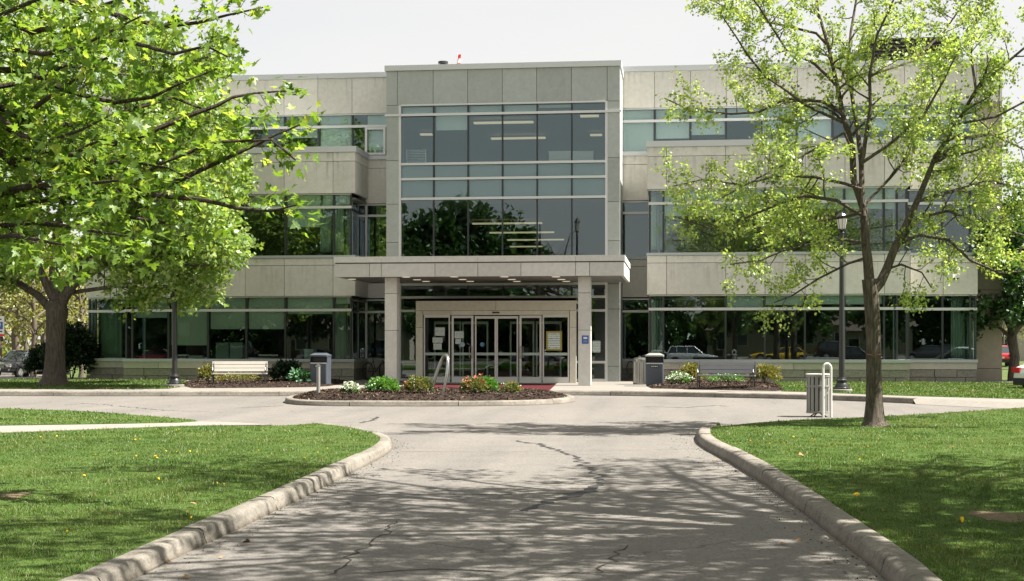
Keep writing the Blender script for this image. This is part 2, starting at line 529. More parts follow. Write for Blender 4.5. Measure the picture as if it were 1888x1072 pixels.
def resample(path, step):
    out = [Vector(path[0])]; acc = 0
    for a, b in zip(path[:-1], path[1:]):
        a, b = Vector(a), Vector(b); L = (b-a).length; s = step - acc
        while s < L:
            out.append(a.lerp(b, s/L)); s += step
        acc = (acc + L) % step if L else acc
    out.append(Vector(path[-1]))
    return out

def kerb(path, side, label, h=.15, wd=.30, seg=3.0, name='kerb'):
    root = bpy.data.objects.new(name, None); COL.objects.link(root)
    path = [Vector((p[0], p[1], 0)) for p in path]
    root.location = path[len(path)//2]
    tag(root, label, kind='structure')
    pts = resample(path, .25); k = max(2, int(seg/.25)); i = 0
    while i < len(pts)-2:
        n = k + random.randint(-1, 2)
        piece = pts[i:i+n+1]
        if len(piece) < 2: break
        if len(pts) - (i+n) < 4: piece = pts[i:]; n = len(pts)
        a = piece[0] + (piece[1]-piece[0])*.03; b = piece[-1] + (piece[-2]-piece[-1])*.03
        q = [a] + piece[1:-1] + [b]
        jit = random.uniform(-.008, .008)
        mb = sweep(q, kerb_profile(h + jit, wd), side)
        mb.v = [(x + random.uniform(-.004,.004), y + random.uniform(-.004,.004), z + random.uniform(-.003,.003)) for x, y, z in mb.v]
        o = mb.build('kerb_stone', M['kerb'], None, True)
        par(o, root)
        i += n
    return root

wl = [p for p in walk_line if True]
kerb([p for p in wl if p.x < 6.3], 1, 'long low concrete kerb along the walk in front of the building', .15, .2, 3.2)
sheet('walkway', [(p.x, p.y) for p in [Vector(q)+Vector((0,.19,0)) for q in wl]] + [(60, 56.4), (-60, 56.4)], .148, M["concrete"], "pale concrete walk and forecourt in front of the entrance", .13)

ramp_ = [p for p in wl if p.x > 6.0]
lip = [Vector((p.x, p.y, 0)) + Vector((-.01, -.42, 0)) for p in ramp_]
n_ = len(ramp_)
tag(MB().add([(p.x, p.y+.19, .149) for p in ramp_] + [(p.x, p.y, .006) for p in lip], [(i, n_+i, n_+i+1, i+1) for i in range(n_-1)]).build('kerb_ramp', M['concrete']), 'pale dropped edge of the walk at the far right', kind='structure')
# left lawn --------------------------------------------------------
LK = [(-90,1250),(40,1165),(238,1072),(340,1020),(440,975),(520,936),(590,902),(650,871),(700,846),(722,831),(724,819),(700,808),(650,798),(600,792)]
lk = smooth_poly([G(px, py) for px, py in LK], 3)
kerb(lk, 1, 'worn rounded concrete kerb edging the lawn left of the drive', .125, .20, 2.6)
def offset(path, o):
    out = []
    for i, p in enumerate(path):
        t = (Vector(path[min(i+1, len(path)-1)]) - Vector(path[max(i-1, 0)])).normalized()
        out.append(Vector((p[0] - t.y*o, p[1] + t.x*o, 0)))
    return out
LZ = .118
lawnL = [(p.x, p.y) for p in offset(lk, .185)] + [(G(px, py, LZ).x, G(px, py, LZ).y) for px, py in [(520,785),(340,786),(200,791),(0,799),(-400,813)]] + [(-16, 6)]
sheet('lawn', lawnL, LZ, M['lawnbase'], 'mown lawn left of the drive', .14)
wedge = [(G(px, py, LZ).x, G(px, py, LZ).y) for px, py in [(-700,786),(0,784),(200,781),(330,779),(366,777),(355,774),(300,769),(150,758),(0,753),(-700,742)]]
sheet('lawn', wedge, LZ, M['lawnbase'], 'narrow wedge of lawn between the footpath and the drive', .14)
path_pts = [G(px, py, .12) for px, py in [(-700,815),(-400,812),(0,798),(200,790),(340,785),(430,783.5),(500,783),(440,779),(366,777),(330,779.5),(200,782),(0,785),(-700,788)]]
sheet('footpath', [(p.x, p.y) for p in path_pts], .118, M['concrete'], 'pale concrete footpath crossing the lawn on the left', .12)

# right lawn -------------------------------------------------------
RK = [(1800,1250),(1712,1150),(1638,1072),(1598,1035),(1530,985),(1465,932),(1400,886),(1340,849),(1300,829),(1284,815),(1286,803),(1305,793)]
rk = smooth_poly([G(px, py) for px, py in RK], 3)
kerb(rk, -1, 'curving concrete kerb edging the lawn right of the drive', .14, .22, 3.4)
lawnR = [(p.x, p.y) for p in offset(rk, -.205)] + [(G(px, py, LZ).x, G(px, py, LZ).y) for px, py in [(1330,786),(1400,779),(1480,774),(1560,771),(1700,764),(1888,752),(2300,735)]] + [(26, 5)]
sheet('lawn', lawnR, LZ, M['lawnbase'], 'mown lawn right of the drive under the tree', .14)

# lawn strips by the building, mulch beds
YW, YR, YC, YN = 52.9, 55.2, 52.6, 47.2          # wing fronts, recessed wall, centre block, canopy front
stripL = [G(px, py, .16) for px, py in [(-900,717),(-200,717),(0,717),(200,717),(310,716.5),(335,713)]]
sheet('lawn', [(p.x, p.y) for p in stripL] + [(X(345, YW), YW), (-60, YW+.5), (-60, 47)], .158, M['lawnbase'], 'shaded grass strip along the left wing')
stripR = [G(px, py, .16) for px, py in [(1441,721),(1500,723),(1600,727),(1700,730.5),(1888,735.5),(2300,749)]]
sheet('lawn', [(p.x, p.y) for p in stripR] + [(40, 52.7), (X(1425, YW), YW)], .158, M['lawnbase'], 'sunny grass strip along the right wing')

def mound(name, outline, z, h, label):
    """mulch: grid mound inside an outline"""
    xs = [p.x for p in outline]; ys = [p.y for p in outline]
    step = .16
    bm = bmesh.new()
    vs = [bm.verts.new((p.x, p.y, z)) for p in outline]
    fc = bm.faces.new(vs); fc.normal_update()
    if fc.normal.z < 0: fc.normal_flip()
    bmesh.ops.triangulate(bm, faces=bm.faces[:])
    for ax, lo, hi in ((0, min(xs), max(xs)), (1, min(ys), max(ys))):
        c = lo + step
        while c < hi:
            no = (1,0,0) if ax == 0 else (0,1,0); co = (c,0,0) if ax == 0 else (0,c,0)
            bmesh.ops.bisect_plane(bm, geom=bm.verts[:]+bm.edges[:]+bm.faces[:], plane_co=co, plane_no=no)
            c += step
    n = len(outline)
    A = np.array([(p.x, p.y) for p in outline]); B = np.roll(A, -1, 0)
    for v_ in bm.verts:
        p = np.array((v_.co.x, v_.co.y)); ab = B - A
        t = np.clip(((p - A)*ab).sum(1) / np.maximum((ab*ab).sum(1), 1e-9), 0, 1)
        d = np.sqrt((((A + ab*t[:, None]) - p)**2).sum(1)).min()
        k = min(d/.9, 1); k = k*(2-k)
        v_.co.z = z + h*k + (random.uniform(-.012, .022) if d > .03 else 0)
    me = bpy.data.meshes.new(name); bm.to_mesh(me); bm.free(); me.materials.append(M['mulch'])
    return tag(link(name, me), label, kind='structure')

def chips(outline, z, h, n, label):                # loose bark chips lying on a bed
    A = np.array([(p.x, p.y) for p in outline]); lo, hi = A.min(0), A.max(0)
    P = inside(A, RNG.uniform(lo, hi, (n*3, 2)))[:n]
    B = np.roll(A, -1, 0); ab = B - A
    t = np.clip(((P[:,None]-A)*ab).sum(2)/np.maximum((ab*ab).sum(1),1e-9), 0, 1)
    d = np.sqrt((((A + ab*t[:,:,None]) - P[:,None])**2).sum(2)).min(1)
    k = np.minimum(d/.9, 1); k = k*(2-k)
    c = np.column_stack([P, z + h*k + .015])
    L = RNG.uniform(.02, .06, len(c)); wd = RNG.uniform(.006, .016, len(c))
    V, Fq = blades_quads(c, L, wd)
    o = link('bark_chips', np_mesh('bark_chips', V, Fq, M['chip'], 4)); tag(o, label, kind='stuff')

def inside(poly, P):                                # points inside polygon (numpy)
    x, y = P[:,0], P[:,1]; r = np.zeros(len(P), bool); n = len(poly); j = n-1
    for i in range(n):
        xi, yi = poly[i]; xj, yj = poly[j]
        cnd = ((yi > y) != (yj > y)) & (x < (xj-xi)*(y-yi)/((yj-yi) if yj != yi else 1e-9) + xi)
        r ^= cnd; j = i
    return P[r]

def blades_quads(c, L, wd):
    n = len(c); az = RNG.uniform(0, 2*PI, n); tl = RNG.normal(0, .35, n)
    u = np.column_stack([np.cos(az)*np.cos(tl), np.sin(az)*np.cos(tl), np.sin(tl)])
    v = np.column_stack([-np.sin(az), np.cos(az), RNG.normal(0, .4, n)])
    a = c + u*L[:,None] + v*wd[:,None]; b = c - u*L[:,None] + v*wd[:,None]*.6
    d = c - u*L[:,None]*.9 - v*wd[:,None]; e = c + u*L[:,None]*.8 - v*wd[:,None]
    return np.stack([a, b, d, e], 1), np.arange(n*4)

def chipmat():
    m = NM('bark_chip'); geo = m.new('ShaderNodeNewGeometry')
    m.col(m.ramp(geo.outputs['Random Per Island'], [(0, (.016,.010,.007,1)), (.65, (.042,.028,.021,1)), (.92, (.10,.07,.052,1)), (1, (.22,.165,.13,1))])); m.set(.95, 0, .1)
    return m.m
M['chip'] = chipmat()

bedL = smooth_poly([G(px, py, .15) for px, py in [(332,716),(420,715.8),(520,715),(600,713.5),(625,709)]] + [Vector((X(648, YW), YW-.02, 0)), Vector((X(345, YW), YW-.02, 0))], 1, True)
mound('mulch_bed', bedL, .15, .10, 'dark mulch bed behind the cream bench'); chips(bedL, .15, .1, 5000, 'loose bark chips behind the cream bench')
bedR = smooth_poly([G(px, py, .15) for px, py in [(1192,716.5),(1230,717),(1320,719.5),(1400,721),(1440,721.5),(1447,717)]] + [Vector((X(1425, YW), YW-.02, 0)), Vector((X(1195, YW), YW-.02, 0))], 1, True)
mound('mulch_bed', bedR, .15, .10, 'brown mulch bed around the grey bench'); chips(bedR, .15, .1, 5000, 'loose bark chips around the grey bench')
# island
ISL = [(519,742),(540,747.5),(620,749.5),(760,750),(900,749.5),(1000,747.5),(1050,744),(1064,739.5),(1040,735),(960,732.5),(780,731.5),(620,732.5),(545,736)]
isl = smooth_poly([G(px, py) for px, py in ISL], 2, True)
isl_in = offset(isl + [isl[0]], .20)[:-1]
kerb(isl + [isl[0]], 1, 'low kerb ring around the planted island', .14, .22, 3.0)
mound('mulch_bed', isl_in, .12, .16, 'mulched planting island in front of the entrance'); chips(isl_in, .12, .16, 9000, 'loose bark chips on the planting island')

# cracks in the asphalt ---------------------------------------------
def crack(pix, wd, mat, label, jit=.06, blot=0.0):
    pts = resample([G(*p) for p in pix], .12)
    mb = MB(); L = []
    for i, p in enumerate(pts):
        t = (pts[min(i+1, len(pts)-1)] - pts[max(i-1, 0)]).normalized(); nrm = Vector((-t.y, t.x, 0))
        p = p + nrm*random.uniform(-jit, jit)
        e = wd*random.uniform(.4, 1.3)*min(1, .25 + min(i, len(pts)-1-i)*.3)
        if blot and random.random() < .35: e += blot*random.random()
        L.append((p + nrm*e, p - nrm*e*random.uniform(.6, 1.2)))
    v = [(q.x, q.y, .004) for ab in L for q in ab]
    mb.add(v, [(2*i, 2*i+1, 2*i+3, 2*i+2) for i in range(len(L)-1)])
    o = mb.build('road_crack', mat); tag(o, label, kind='structure')
crack([(945,812),(985,818),(1025,830),(1060,843),(1078,858),(1098,875),(1108,890)], .030, M['sealant'], 'dark sealed crack zigzagging down the drive', .09, .035)
crack([(1108,890),(1090,905),(1055,914),(1030,920),(1003,929),(985,935),(965,943)], .06, M['sealant'], 'dark tar streak at the foot of the zigzag crack', .05, .07)
crack([(665,781),(690,775),(696,769)], .03, M['sealant'], 'short dark tar mark on the road near the left lawn tip', .05, .05)
crack([(620,915),(760,912),(960,913),(1150,905),(1290,910)], .012, M['crackdark'], 'thin transverse crack in the near drive', .03)
crack([(728,833),(900,834),(1100,832),(1290,828)], .010, M['crackdark'], 'thin transverse crack in the drive between the kerb ends', .03)
crack([(735,958),(720,975),(690,1000),(640,1030),(600,1065)], .007, M['crackdark'], 'branching crack near the left kerb', .05, .006)
crack([(1100,1060),(1130,1035),(1150,1005)], .006, M['crackdark'], 'short crack low on the drive', .05, .005)
crack([(640,1060),(800,1050),(1000,1058),(1300,1056)], .009, M['crackdark'], 'thin transverse crack nearest the camera', .02)
crack([(120,748),(150,744),(185,746),(300,757),(420,761)], .02, M['crackdark'], 'wandering crack in the road beside the left lawn wedge', .08, .02)
crack([(430,753),(480,751),(525,748)], .03, M['crackdark'], 'crack running up to the island kerb', .04)
crack([(1180,750),(1260,752),(1320,748),(1345,750)], .03, M['crackdark'], 'crack in the road right of the island', .06, .02)

# ------------------------------------------------------------------ office building
BX0, BX1 = X(176, YR), X(1848, YR)
B = thing('office_building', 'three storey grey and beige office building with a glazed central bay', 'office building', ((BX0+BX1)/2, YC, 0))
ZT = dict(base=.60, cap=.86, sill=.97, w1=3.34, t1=2.85, p1=3.385, j1=4.57, c1=4.85, w2a=4.95, t2=6.80, w2=7.28, p2=7.325, j2=8.55, c2=8.90, c2t=9.12,
          w3a=9.05, t3=10.24, w3=10.70, p3=10.745, cp=12.17, top=12.37)
GAP = .0085
TH = .12                                            # panel thickness

def panel(x0, x1, z0, z1, Y, mat, name='facade_panel', th=TH):
    return bx(name, mat, x0+GAP, x1-GAP, Y, Y+th, z0+GAP, z1-GAP, B)

def panels(xs, z0, z1, Y, mat, zs=()):
    zz = [z0] + list(zs) + [z1]
    for a, b in zip(xs[:-1], xs[1:]):
        for c, d in zip(zz[:-1], zz[1:]): panel(a, b, c, d, Y, mat)

def pane(x0, x1, z0, z1, Y, mat=None, parent=None):
    o = bx('pane', mat or M['glass'], x0, x1, Y, Y+.02, z0, z1, parent or B)
    o.rotation_euler = (random.gauss(0, .0020), 0, random.gauss(0, .0028))
    return o

def glazing(xs, z0, z1, Y, zt=None, mull='mull', mat=None, mw=.035, bar=.05, edge=True):
    """a run of window lights: panes, dark vertical mullions, a pale transom bar"""
    zz = [z0, zt, z1] if zt else [z0, z1]
    for i, (a, b) in enumerate(zip(xs[:-1], xs[1:])):
        for c, d in zip(zz[:-1], zz[1:]):
            pane(a+.01, b-.01, c+.005, d-.005, Y+.08, mat)
    for i, x in enumerate(xs):
        if not edge and i in (0, len(xs)-1): continue
        bx('mullion', M[mull], x-mw, x+mw, Y+.03, Y+.12, z0, z1, B)
    if zt: bx('transom', M['alu'], xs[0]-.05, xs[-1]+.05, Y-.03, Y+.028, zt-bar, zt+bar, B)
    bx('window_head', M['alu'], xs[0]-.03, xs[-1]+.03, Y+.0, Y+.1, z1, z1+.042, B)

def blind(x0, x1, z0, z1, Y):
    bx('blind', M['blind'], x0+.05, x1-.05, Y+.22, Y+.235, z0, z1, B)

def stone_base(x0, x1, Y, z0=-.05):
    # cap course, then two courses of rough blocks
    x = x0; k = random.uniform(.9, 1.5)
    while x < x1:
        e = min(x + random.uniform(1.3, 2.2), x1)
        if x1 - e < .5: e = x1
        bx('cap_stone', M['limestone'], x+.006, e-.006, Y-.10, Y+.25, ZT['base']+.006, ZT['cap']-.004, B)
        x = e
    for r_, (a, b) in enumerate(((z0, .31), (.31, ZT['base']))):
        x = x0
        while x < x1:
            e = min(x + random.uniform(.75, 1.5), x1)
            if x1 - e < .35: e = x1
            pr = random.uniform(-.015, .02)
            bx('stone_block', M['rough'], x+.011, e-.011, Y-.075-pr, Y+.25, a+.010, b-.008, B)
            x = e
    bx('window_sill', M['sill'], x0-.02, x1+.02, Y-.16, Y+.25, ZT['cap'], ZT['sill'], B)

def wing(xs1, xsg, Y, side, left_open=False):
    """the projecting first and second storeys; xs1 panel joints"""
    x0, x1 = xs1[0], xs1[-1]
    panels(xs1, ZT['p1'], ZT['c1'], Y, M['precast'], [ZT['j1']])
    panels(xs1, ZT['p2'], ZT['c2'], Y, M['precast_stained'], [ZT['j2']])
    bx('coping', M['sill'], x0-.02, x1+.02, Y-.05, Y+.28, ZT['c1'], ZT['w2a'], B)
    bx('coping', M['coping'], x0-.04, x1+.04, Y-.05, Y+.5, ZT['c2'], ZT['c2t'], B)
    bx('wall_core', M['backing'], x0+.04, x1-.04, Y+TH, Y+.35, ZT['p1']+.02, ZT['c1']-.01, B)
    bx('wall_core', M['backing'], x0+.04, x1-.04, Y+TH, Y+.35, ZT['p2']+.02, ZT['c2']-.01, B)
    stone_base(x0+.02 if Y == YW else x0-.2, x1-.02 if Y == YW else x1+.2, Y) if not (Y != YW) else stone_base(x0+.05 if side == 'l' else x0-.2, x1+.2 if side == 'l' else x1-.05, Y)
    glazing(xsg, ZT['sill'], ZT['w1'], Y+.1, ZT['t1'])
    glazing(xsg, ZT['w2a'], ZT['w2'], Y+.1, ZT['t2'])

lx = lambda *p: [X(q, YW) for q in p]
# left wing: main projection and the step at its outer end
wing(lx(228, 307, 381, 452, 524, 614, 655), lx(230, 241, 308, 381, 452, 524, 613.5, 645), YW, 'l')
YL = YW + 1.15
ll = lambda *p: [X(q, YL) for q in p]
wing(ll(158, 228.6), ll(162, 174, 231), YL, 'l')
# right wing
wing(lx(1193, 1229, 1338, 1410.5, 1484.7, 1558, 1631, 1678), lx(1198, 1223, 1338, 1410.5, 1484.7, 1558, 1631, 1655, 1673), YW, 'r')
rr = lambda *p: [X(q, YL) for q in p]
wing(rr(1678.6, 1739, 1803), rr(1676, 1739, 1790, 1800), YL, 'r')

for p0, p1 in ((163, 171),):
    for z0, z1 in ((ZT['sill'], ZT['w1']), (ZT['w2a'], ZT['w2'])): bx('corner_post', M['curtain'], X(p0, YL+.3), X(p1, YL+.3), YL+.3, YL+.55, z0, z1, B)
# returns of the projecting storeys (the sides of the wings)
def ret(x, y0, y1, sgn, glz=True):
    a, b = (x, x-TH) if sgn > 0 else (x, x+TH)
    lo, hi = min(a, b), max(a, b)
    for z0, z1 in ((ZT['p1'], ZT['j1']), (ZT['j1'], ZT['c1']), (ZT['p2'], ZT['j2']), (ZT['j2'], ZT['c2'])):
        bx('facade_panel', M['precast'], lo, hi, y0+TH+.01, y1, z0+GAP, z1-GAP, B)
    for z0, z1 in ((ZT['c1'], ZT['w2a']), (ZT['c2'], ZT['c2t'])):
        bx('coping', M['coping'], lo-.04, hi+.04, y0+.51, y1, z0, z1, B)
    gx = x - sgn*.42
    for z0, z1, zt in ((ZT['sill'], ZT['w1'], ZT['t1']), (ZT['w2a'], ZT['w2'], ZT['t2'])):
        n = 2 if y1-y0 > 1.6 else 1
        ys = [y0+.25 + (y1-y0-.25)*i/n for i in range(n+1)]
        for c, d in zip(ys[:-1], ys[1:]):
            bx('pane', M['glass'], gx-.01, gx+.01, c+.02, d-.02, z0, zt-.02, B)
            bx('pane', M['glass'], gx-.01, gx+.01, c+.02, d-.02, zt+.02, z1, B)
        for y in ys[1:]: bx('mullion', M['alu'], gx-.03, gx+.03, y-.03, y+.0, z0, z1, B)
        bx('transom', M['mull'], gx-.03, gx+.05, y0+.26, y1-.01, zt-.04, zt+.04, B)
        bx('window_head', M['alu'], gx-.05, gx+.05, y0+.25, y1-.02, z1, z1+.04, B)
    bx('stone_block', M['rough'], min(x-sgn*.08, x-sgn*.3), max(x-sgn*.08, x-sgn*.3), y0+.26, y1, -.05, ZT['base'], B)
    bx('cap_stone', M['limestone'], min(x-sgn*.06, x-sgn*.3), max(x-sgn*.06, x-sgn*.3), y0+.26, y1, ZT['base']+.004, ZT['cap'], B)
    bx('window_sill', M['sill'], min(x-sgn*.02, x-sgn*.3), max(x-sgn*.02, x-sgn*.3), y0+.26, y1, ZT['cap'], ZT['sill'], B)
ret(X(655, YW), YW, YR-.01, 1)
ret(X(1193, YW), YW, YR-.01, -1)
ret(X(1678, YW), YW, YL-.01, 1)
ret(X(228, YW), YW, YL-.01, -1)
ret(X(1803, YL), YL, YR-.01, 1)
ret(X(158, YL), YL, YR-.01, -1)

# recesses between the wings and the centre block
CL, CR = X(712, YC), X(1143, YC)
for a, b, pa, pb in ((X(655, YW)-.42, CL+.02, 674, 718), (CR-.02, X(1193, YW)+.42, 1141, 1200)):
    for z0, z1 in ((ZT['p1']-.02, ZT['j1']), (ZT['j1'], ZT['c1']), (7.14, ZT['j2']), (ZT['j2'], ZT['w3a']-.14)):
        panel(a, b, z0, z1, YR, M['precast'])
    bx('wall_core', M['backing'], a, b, YR+TH, YR+.3, ZT['p1'], ZT['c1'], B)
    bx('wall_core', M['backing'], a, b, YR+TH, YR+.3, 7.17, ZT['w3a']-.2, B)
    bx('window_sill', M['coping'], a, b, YR-.07, YR+.3, ZT['w3a']-.16, ZT['w3a'], B)
    bx('window_sill', M['sill'], a, b, YR-.05, YR+.3, ZT['c1']+.004, ZT['w2a']-.004, B)
    bx('stone_block', M['rough'], a, b, YR-.04, YR+.3, -.05, ZT['base'], B)
    bx('cap_stone', M['limestone'], a, b, YR-.05, YR+.3, ZT['base']+.006, ZT['cap'], B)
    bx('window_sill', M['sill'], a, b, YR-.07, YR+.3, ZT['cap']+.003, ZT['sill']-.003, B)
    for z0, z1, zt in ((ZT['sill'], 3.30, 2.82), (ZT['w2a'], 7.10, 6.66)):
        pane(a, b, z0, zt, YR+.1); pane(a, b, zt, z1, YR+.1)
        bx('transom', M['alu'], a, b, YR+.02, YR+.098, zt-.045, zt+.045, B)
        bx('window_head', M['alu'], a, b, YR+.02, YR+.098, z1-.03, z1+.02, B)
        for x in (X(pa, YR)+.02, X(pb, YR)-.05): bx('mullion', M['alu'], x-.04, x+.04, YR+.01, YR+.097, z0, z1-.031, B)

# third storey in the recessed plane
x3l = [X(p, YR) for p in (176, 211.5, 274, 336.5, 399, 461, 523.6, 586, 649, 714)]
x3r = [X(p, YR) for p in (1140, 1207, 1273, 1339, 1404.5, 1470, 1536, 1602, 1668, 1734, 1800, 1848)]
for xs in (x3l, x3r):
    panels(xs, ZT['p3'], ZT['cp'], YR, M['precast'])
    bx('wall_core', M['backing'], xs[0]+.03, xs[-1]-.03, YR+TH, YR+.35, ZT['p3']+.01, ZT['cp']-.01, B)
    for a, b in ((0, 3), (3, 7), (7, len(xs)-1)):
        bx('coping', M['coping'], xs[a]-(.06 if a == 0 else -.003), xs[b]+(.06 if b == len(xs)-1 else -.003), YR-.07, YR+.5, ZT['cp'], ZT['top'], B)
    glazing(xs if xs is x3l else xs[:-1], ZT['w3a'], ZT['w3'], YR+.05, ZT['t3'], mat=M['glass_up'])
# operable light at the right end of the left strip
oa, ob = X(673, YR), X(711, YR)
wf = MB()
for q in ((oa, oa+.09, ZT['w3a']+.03, ZT['t3']-.06), (ob-.09, ob, ZT['w3a']+.03, ZT['t3']-.06), (oa+.09, ob-.09, ZT['w3a']+.03, ZT['w3a']+.12), (oa+.09, ob-.09, ZT['t3']-.15, ZT['t3']-.06)):
    wf.box(q[0], q[1], YR-.02, YR+.05, q[2], q[3])
wf.box((oa+ob)/2-.1, (oa+ob)/2+.1, YR-.05, YR-.02, ZT['w3a']+.04, ZT['w3a']+.06)
par(wf.build('window_frame', M['alu']), B)
# right end pier, full height
pa, pb = X(1800, YR), BX1
for z0, z1 in ((.62, 2.9), (2.9, 3.6), (3.6, 7.3), (7.3, ZT['p3'])):
    panel(pa, pb, z0, z1, YR, M['tan_wall'])
panel(pa, pb, -.1, .62, YR, M['tan_wall'])
bx('wall_core', M['backing'], pa, pb-.03, YR+TH, YR+.35, -.1, ZT['p3'], B)
bx('wall_core', M['tan_wall'], pb-.03, pb-.001, YR+TH, YR+.35, -.1, ZT['cp'], B)
# side and rear walls, roof, floors and partitions
BK = YR + 34
bx('side_wall', M['tan_wall'], BX1-.3, BX1-.002, YR+.36, BK, -.1, ZT['cp']-.02, B)
bx('side_wall', M['tan_wall'], BX0+.002, BX0+.3, YR+.36, BK, -.1, ZT['cp']-.02, B)
bx('rear_wall', M['tan_wall'], BX0, BX1, BK, BK+.3, -.1, ZT['cp']-.03, B)
bx('roof', M['coping'], BX0+.31, BX1-.31, YR+.36, BK-.01, ZT['cp']-.35, ZT['cp']-.10, B)
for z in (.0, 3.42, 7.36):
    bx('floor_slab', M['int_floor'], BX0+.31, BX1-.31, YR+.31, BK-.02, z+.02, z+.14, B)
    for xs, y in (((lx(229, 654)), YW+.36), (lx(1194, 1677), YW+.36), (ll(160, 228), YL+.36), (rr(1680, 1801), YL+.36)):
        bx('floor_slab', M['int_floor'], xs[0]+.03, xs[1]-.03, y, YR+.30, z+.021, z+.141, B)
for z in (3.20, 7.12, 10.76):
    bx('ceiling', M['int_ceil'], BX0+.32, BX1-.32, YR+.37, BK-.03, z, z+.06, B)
for xs in (lx(229, 654), lx(1194, 1677)):            # roofs of the projecting storeys
    bx('balcony_deck', M['coping'], xs[0]+.13, xs[1]-.13, YW+.52, YR-.01, 8.78, 8.86, B)
for xs in (ll(159, 228), rr(1679, 1802)):
    bx('balcony_deck', M['coping'], xs[0]+.13, xs[1]-.13, YL+.52, YR-.01, 8.78, 8.86, B)
for z in (3.20, 7.12):
    for xs, y in ((lx(229, 654), YW+.36), (lx(1194, 1677), YW+.36), (ll(160, 228), YL+.36), (rr(1680, 1801), YL+.36)):
        bx('ceiling', M['int_ceil'], xs[0]+.05, xs[1]-.05, y, YR+.36, z+.005, z+.06, B)
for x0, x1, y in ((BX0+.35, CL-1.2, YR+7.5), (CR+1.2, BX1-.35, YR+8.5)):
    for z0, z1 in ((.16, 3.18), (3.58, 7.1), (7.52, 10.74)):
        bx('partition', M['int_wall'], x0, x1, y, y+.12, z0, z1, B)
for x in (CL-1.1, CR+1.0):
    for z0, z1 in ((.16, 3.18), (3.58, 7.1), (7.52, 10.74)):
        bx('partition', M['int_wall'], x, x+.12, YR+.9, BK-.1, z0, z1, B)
# dark rooftop louvre house
la, lb, ly = X(1590, YR+6), X(1768, YR+6), YR+6
lz0, lz1 = 12.2, Z(1700, 68, YR+6)
LH = thing('rooftop_louvre', 'dark louvred plant screen on the roof behind the right tree', 'plant screen', ((la+lb)/2, ly, ZT['cp']-.1))
par(MB().box(la, lb, ly+.1, ly+4, lz0-.2, lz1).build('housing', M['louvre']), LH)
n = 15
for i in range(n):
    z = lz0 + (lz1-lz0)*(i+.5)/n
    o = MB().obox(((la+lb)/2, ly+.03, z), ((lb-la)/2, 0, 0), (0, .07, -.045), (0, .006, .01)).build('slat', M['louvre']); par(o, LH)

# centre block ------------------------------------------------------
cx = [X(p, YC) for p in (712, 732.5, 798.5, 862.3, 926, 989.5, 1053.5, 1119.5, 1143)]
zc = dict(p=10.60, cp=11.90, top=12.10)
panels(cx, zc['p'], zc['cp'], YC, M['granite'])
bx('wall_core', M['backing'], cx[0]+.03, cx[-1]-.03, YC+TH, YC+.4, zc['p']+.01, zc['cp']-.01, B)
mid = (cx[0]+cx[-1])/2 + .8
bx('coping', M['coping'], cx[0]-.05, mid-.003, YC-.07, YC+.5, zc['cp'], zc['top'], B)
bx('coping', M['coping'], mid+.003, cx[-1]+.05, YC-.07, YC+.5, zc['cp'], zc['top'], B)
for sx, x0, x1 in ((-1, cx[0], X(736, YC)), (1, X(1120, YC), cx[-1])):      # granite pilasters and the returns
    zs = [0, .72, 2.85, 3.8, 5.4, 6.85, 8.5, zc['p']-.36, zc['p']]
    for a, b in zip(zs[:-1], zs[1:]): panel(x0, x1, a, b, YC, M['granite'])
    bx('wall_core', M['backing'], x0+.03, x1-.03, YC+TH, YC+.35, 0, zc['p'], B)
    xr = (x0-.0, x0+.1) if sx < 0 else (x1-.1, x1+.0)
    zs2 = [0, 2.85, 5.4, 8.5, zc['cp']]
    for a, b in zip(zs2[:-1], zs2[1:]):
        bx('facade_panel', M['granite'], xr[0], xr[1], YC+TH+.01, YR+.4, a+GAP, b-GAP, B)
    bx('coping', M['coping'], xr[0]-.05, xr[1]+.05, YC+.51, YR+.4, zc['cp'], zc['top'], B)
    bx('string_course', M['alu'], x0-.05, x1+.05, YC-.04, YC-.002, 10.18, 10.26, B)
bx('roof', M['coping'], cx[0]+.12, cx[-1]-.12, YC+.52, YR+.36, zc['cp']-.3, zc['cp']-.1, B)
# curtain wall
mx_ = [X(p, YC) for p in (737, 799, 862.5, 926, 990, 1054, 1118)]
rows = [4.55, 7.04, 7.79, 8.36, 10.22, 10.58]
for i, (z0, z1) in enumerate(zip(rows[:-1], rows[1:])):
    for a, b in zip(mx_[:-1], mx_[1:]):
        pane(a+.01, b-.01, z0+.01, z1-.01, YC+.10, M['glass_up'] if i else M['glass'])
        if i in (1, 2): bx('spandrel_panel', M['spandrel'], a+.03, b-.03, YC+.2, YC+.24, z0, z1, B)
for x in mx_[1:-1]: bx('mullion', M['mull'], x-.028, x+.028, YC+.04, YC+.15, 4.4, 10.58, B)
for x in (mx_[0], mx_[-1]): bx('mullion', M['alu'], x-.045, x+.045, YC+.0, YC+.15, .15, 10.60, B)
for z in rows[1:-1]: bx('transom', M['alu'], mx_[0]+.046, mx_[-1]-.046, YC-.03, YC+.039, z-.045, z+.045, B)
bx('transom', M['alu'], mx_[0]+.046, mx_[-1]-.046, YC-.03, YC+.099, 10.56, 10.62, B)
for z in (7.12, 3.42):
    bx('floor_slab', M['int_floor'], mx_[0]+.05, mx_[-1]-.05, YC+.25, YR+.30, z+.22, z+.34, B)
for z in (3.80, 6.98, 10.62): bx('ceiling', M['int_ceil'], mx_[0]+.05, mx_[-1]-.05, YC+.25, YR+.36, z, z+.05, B)
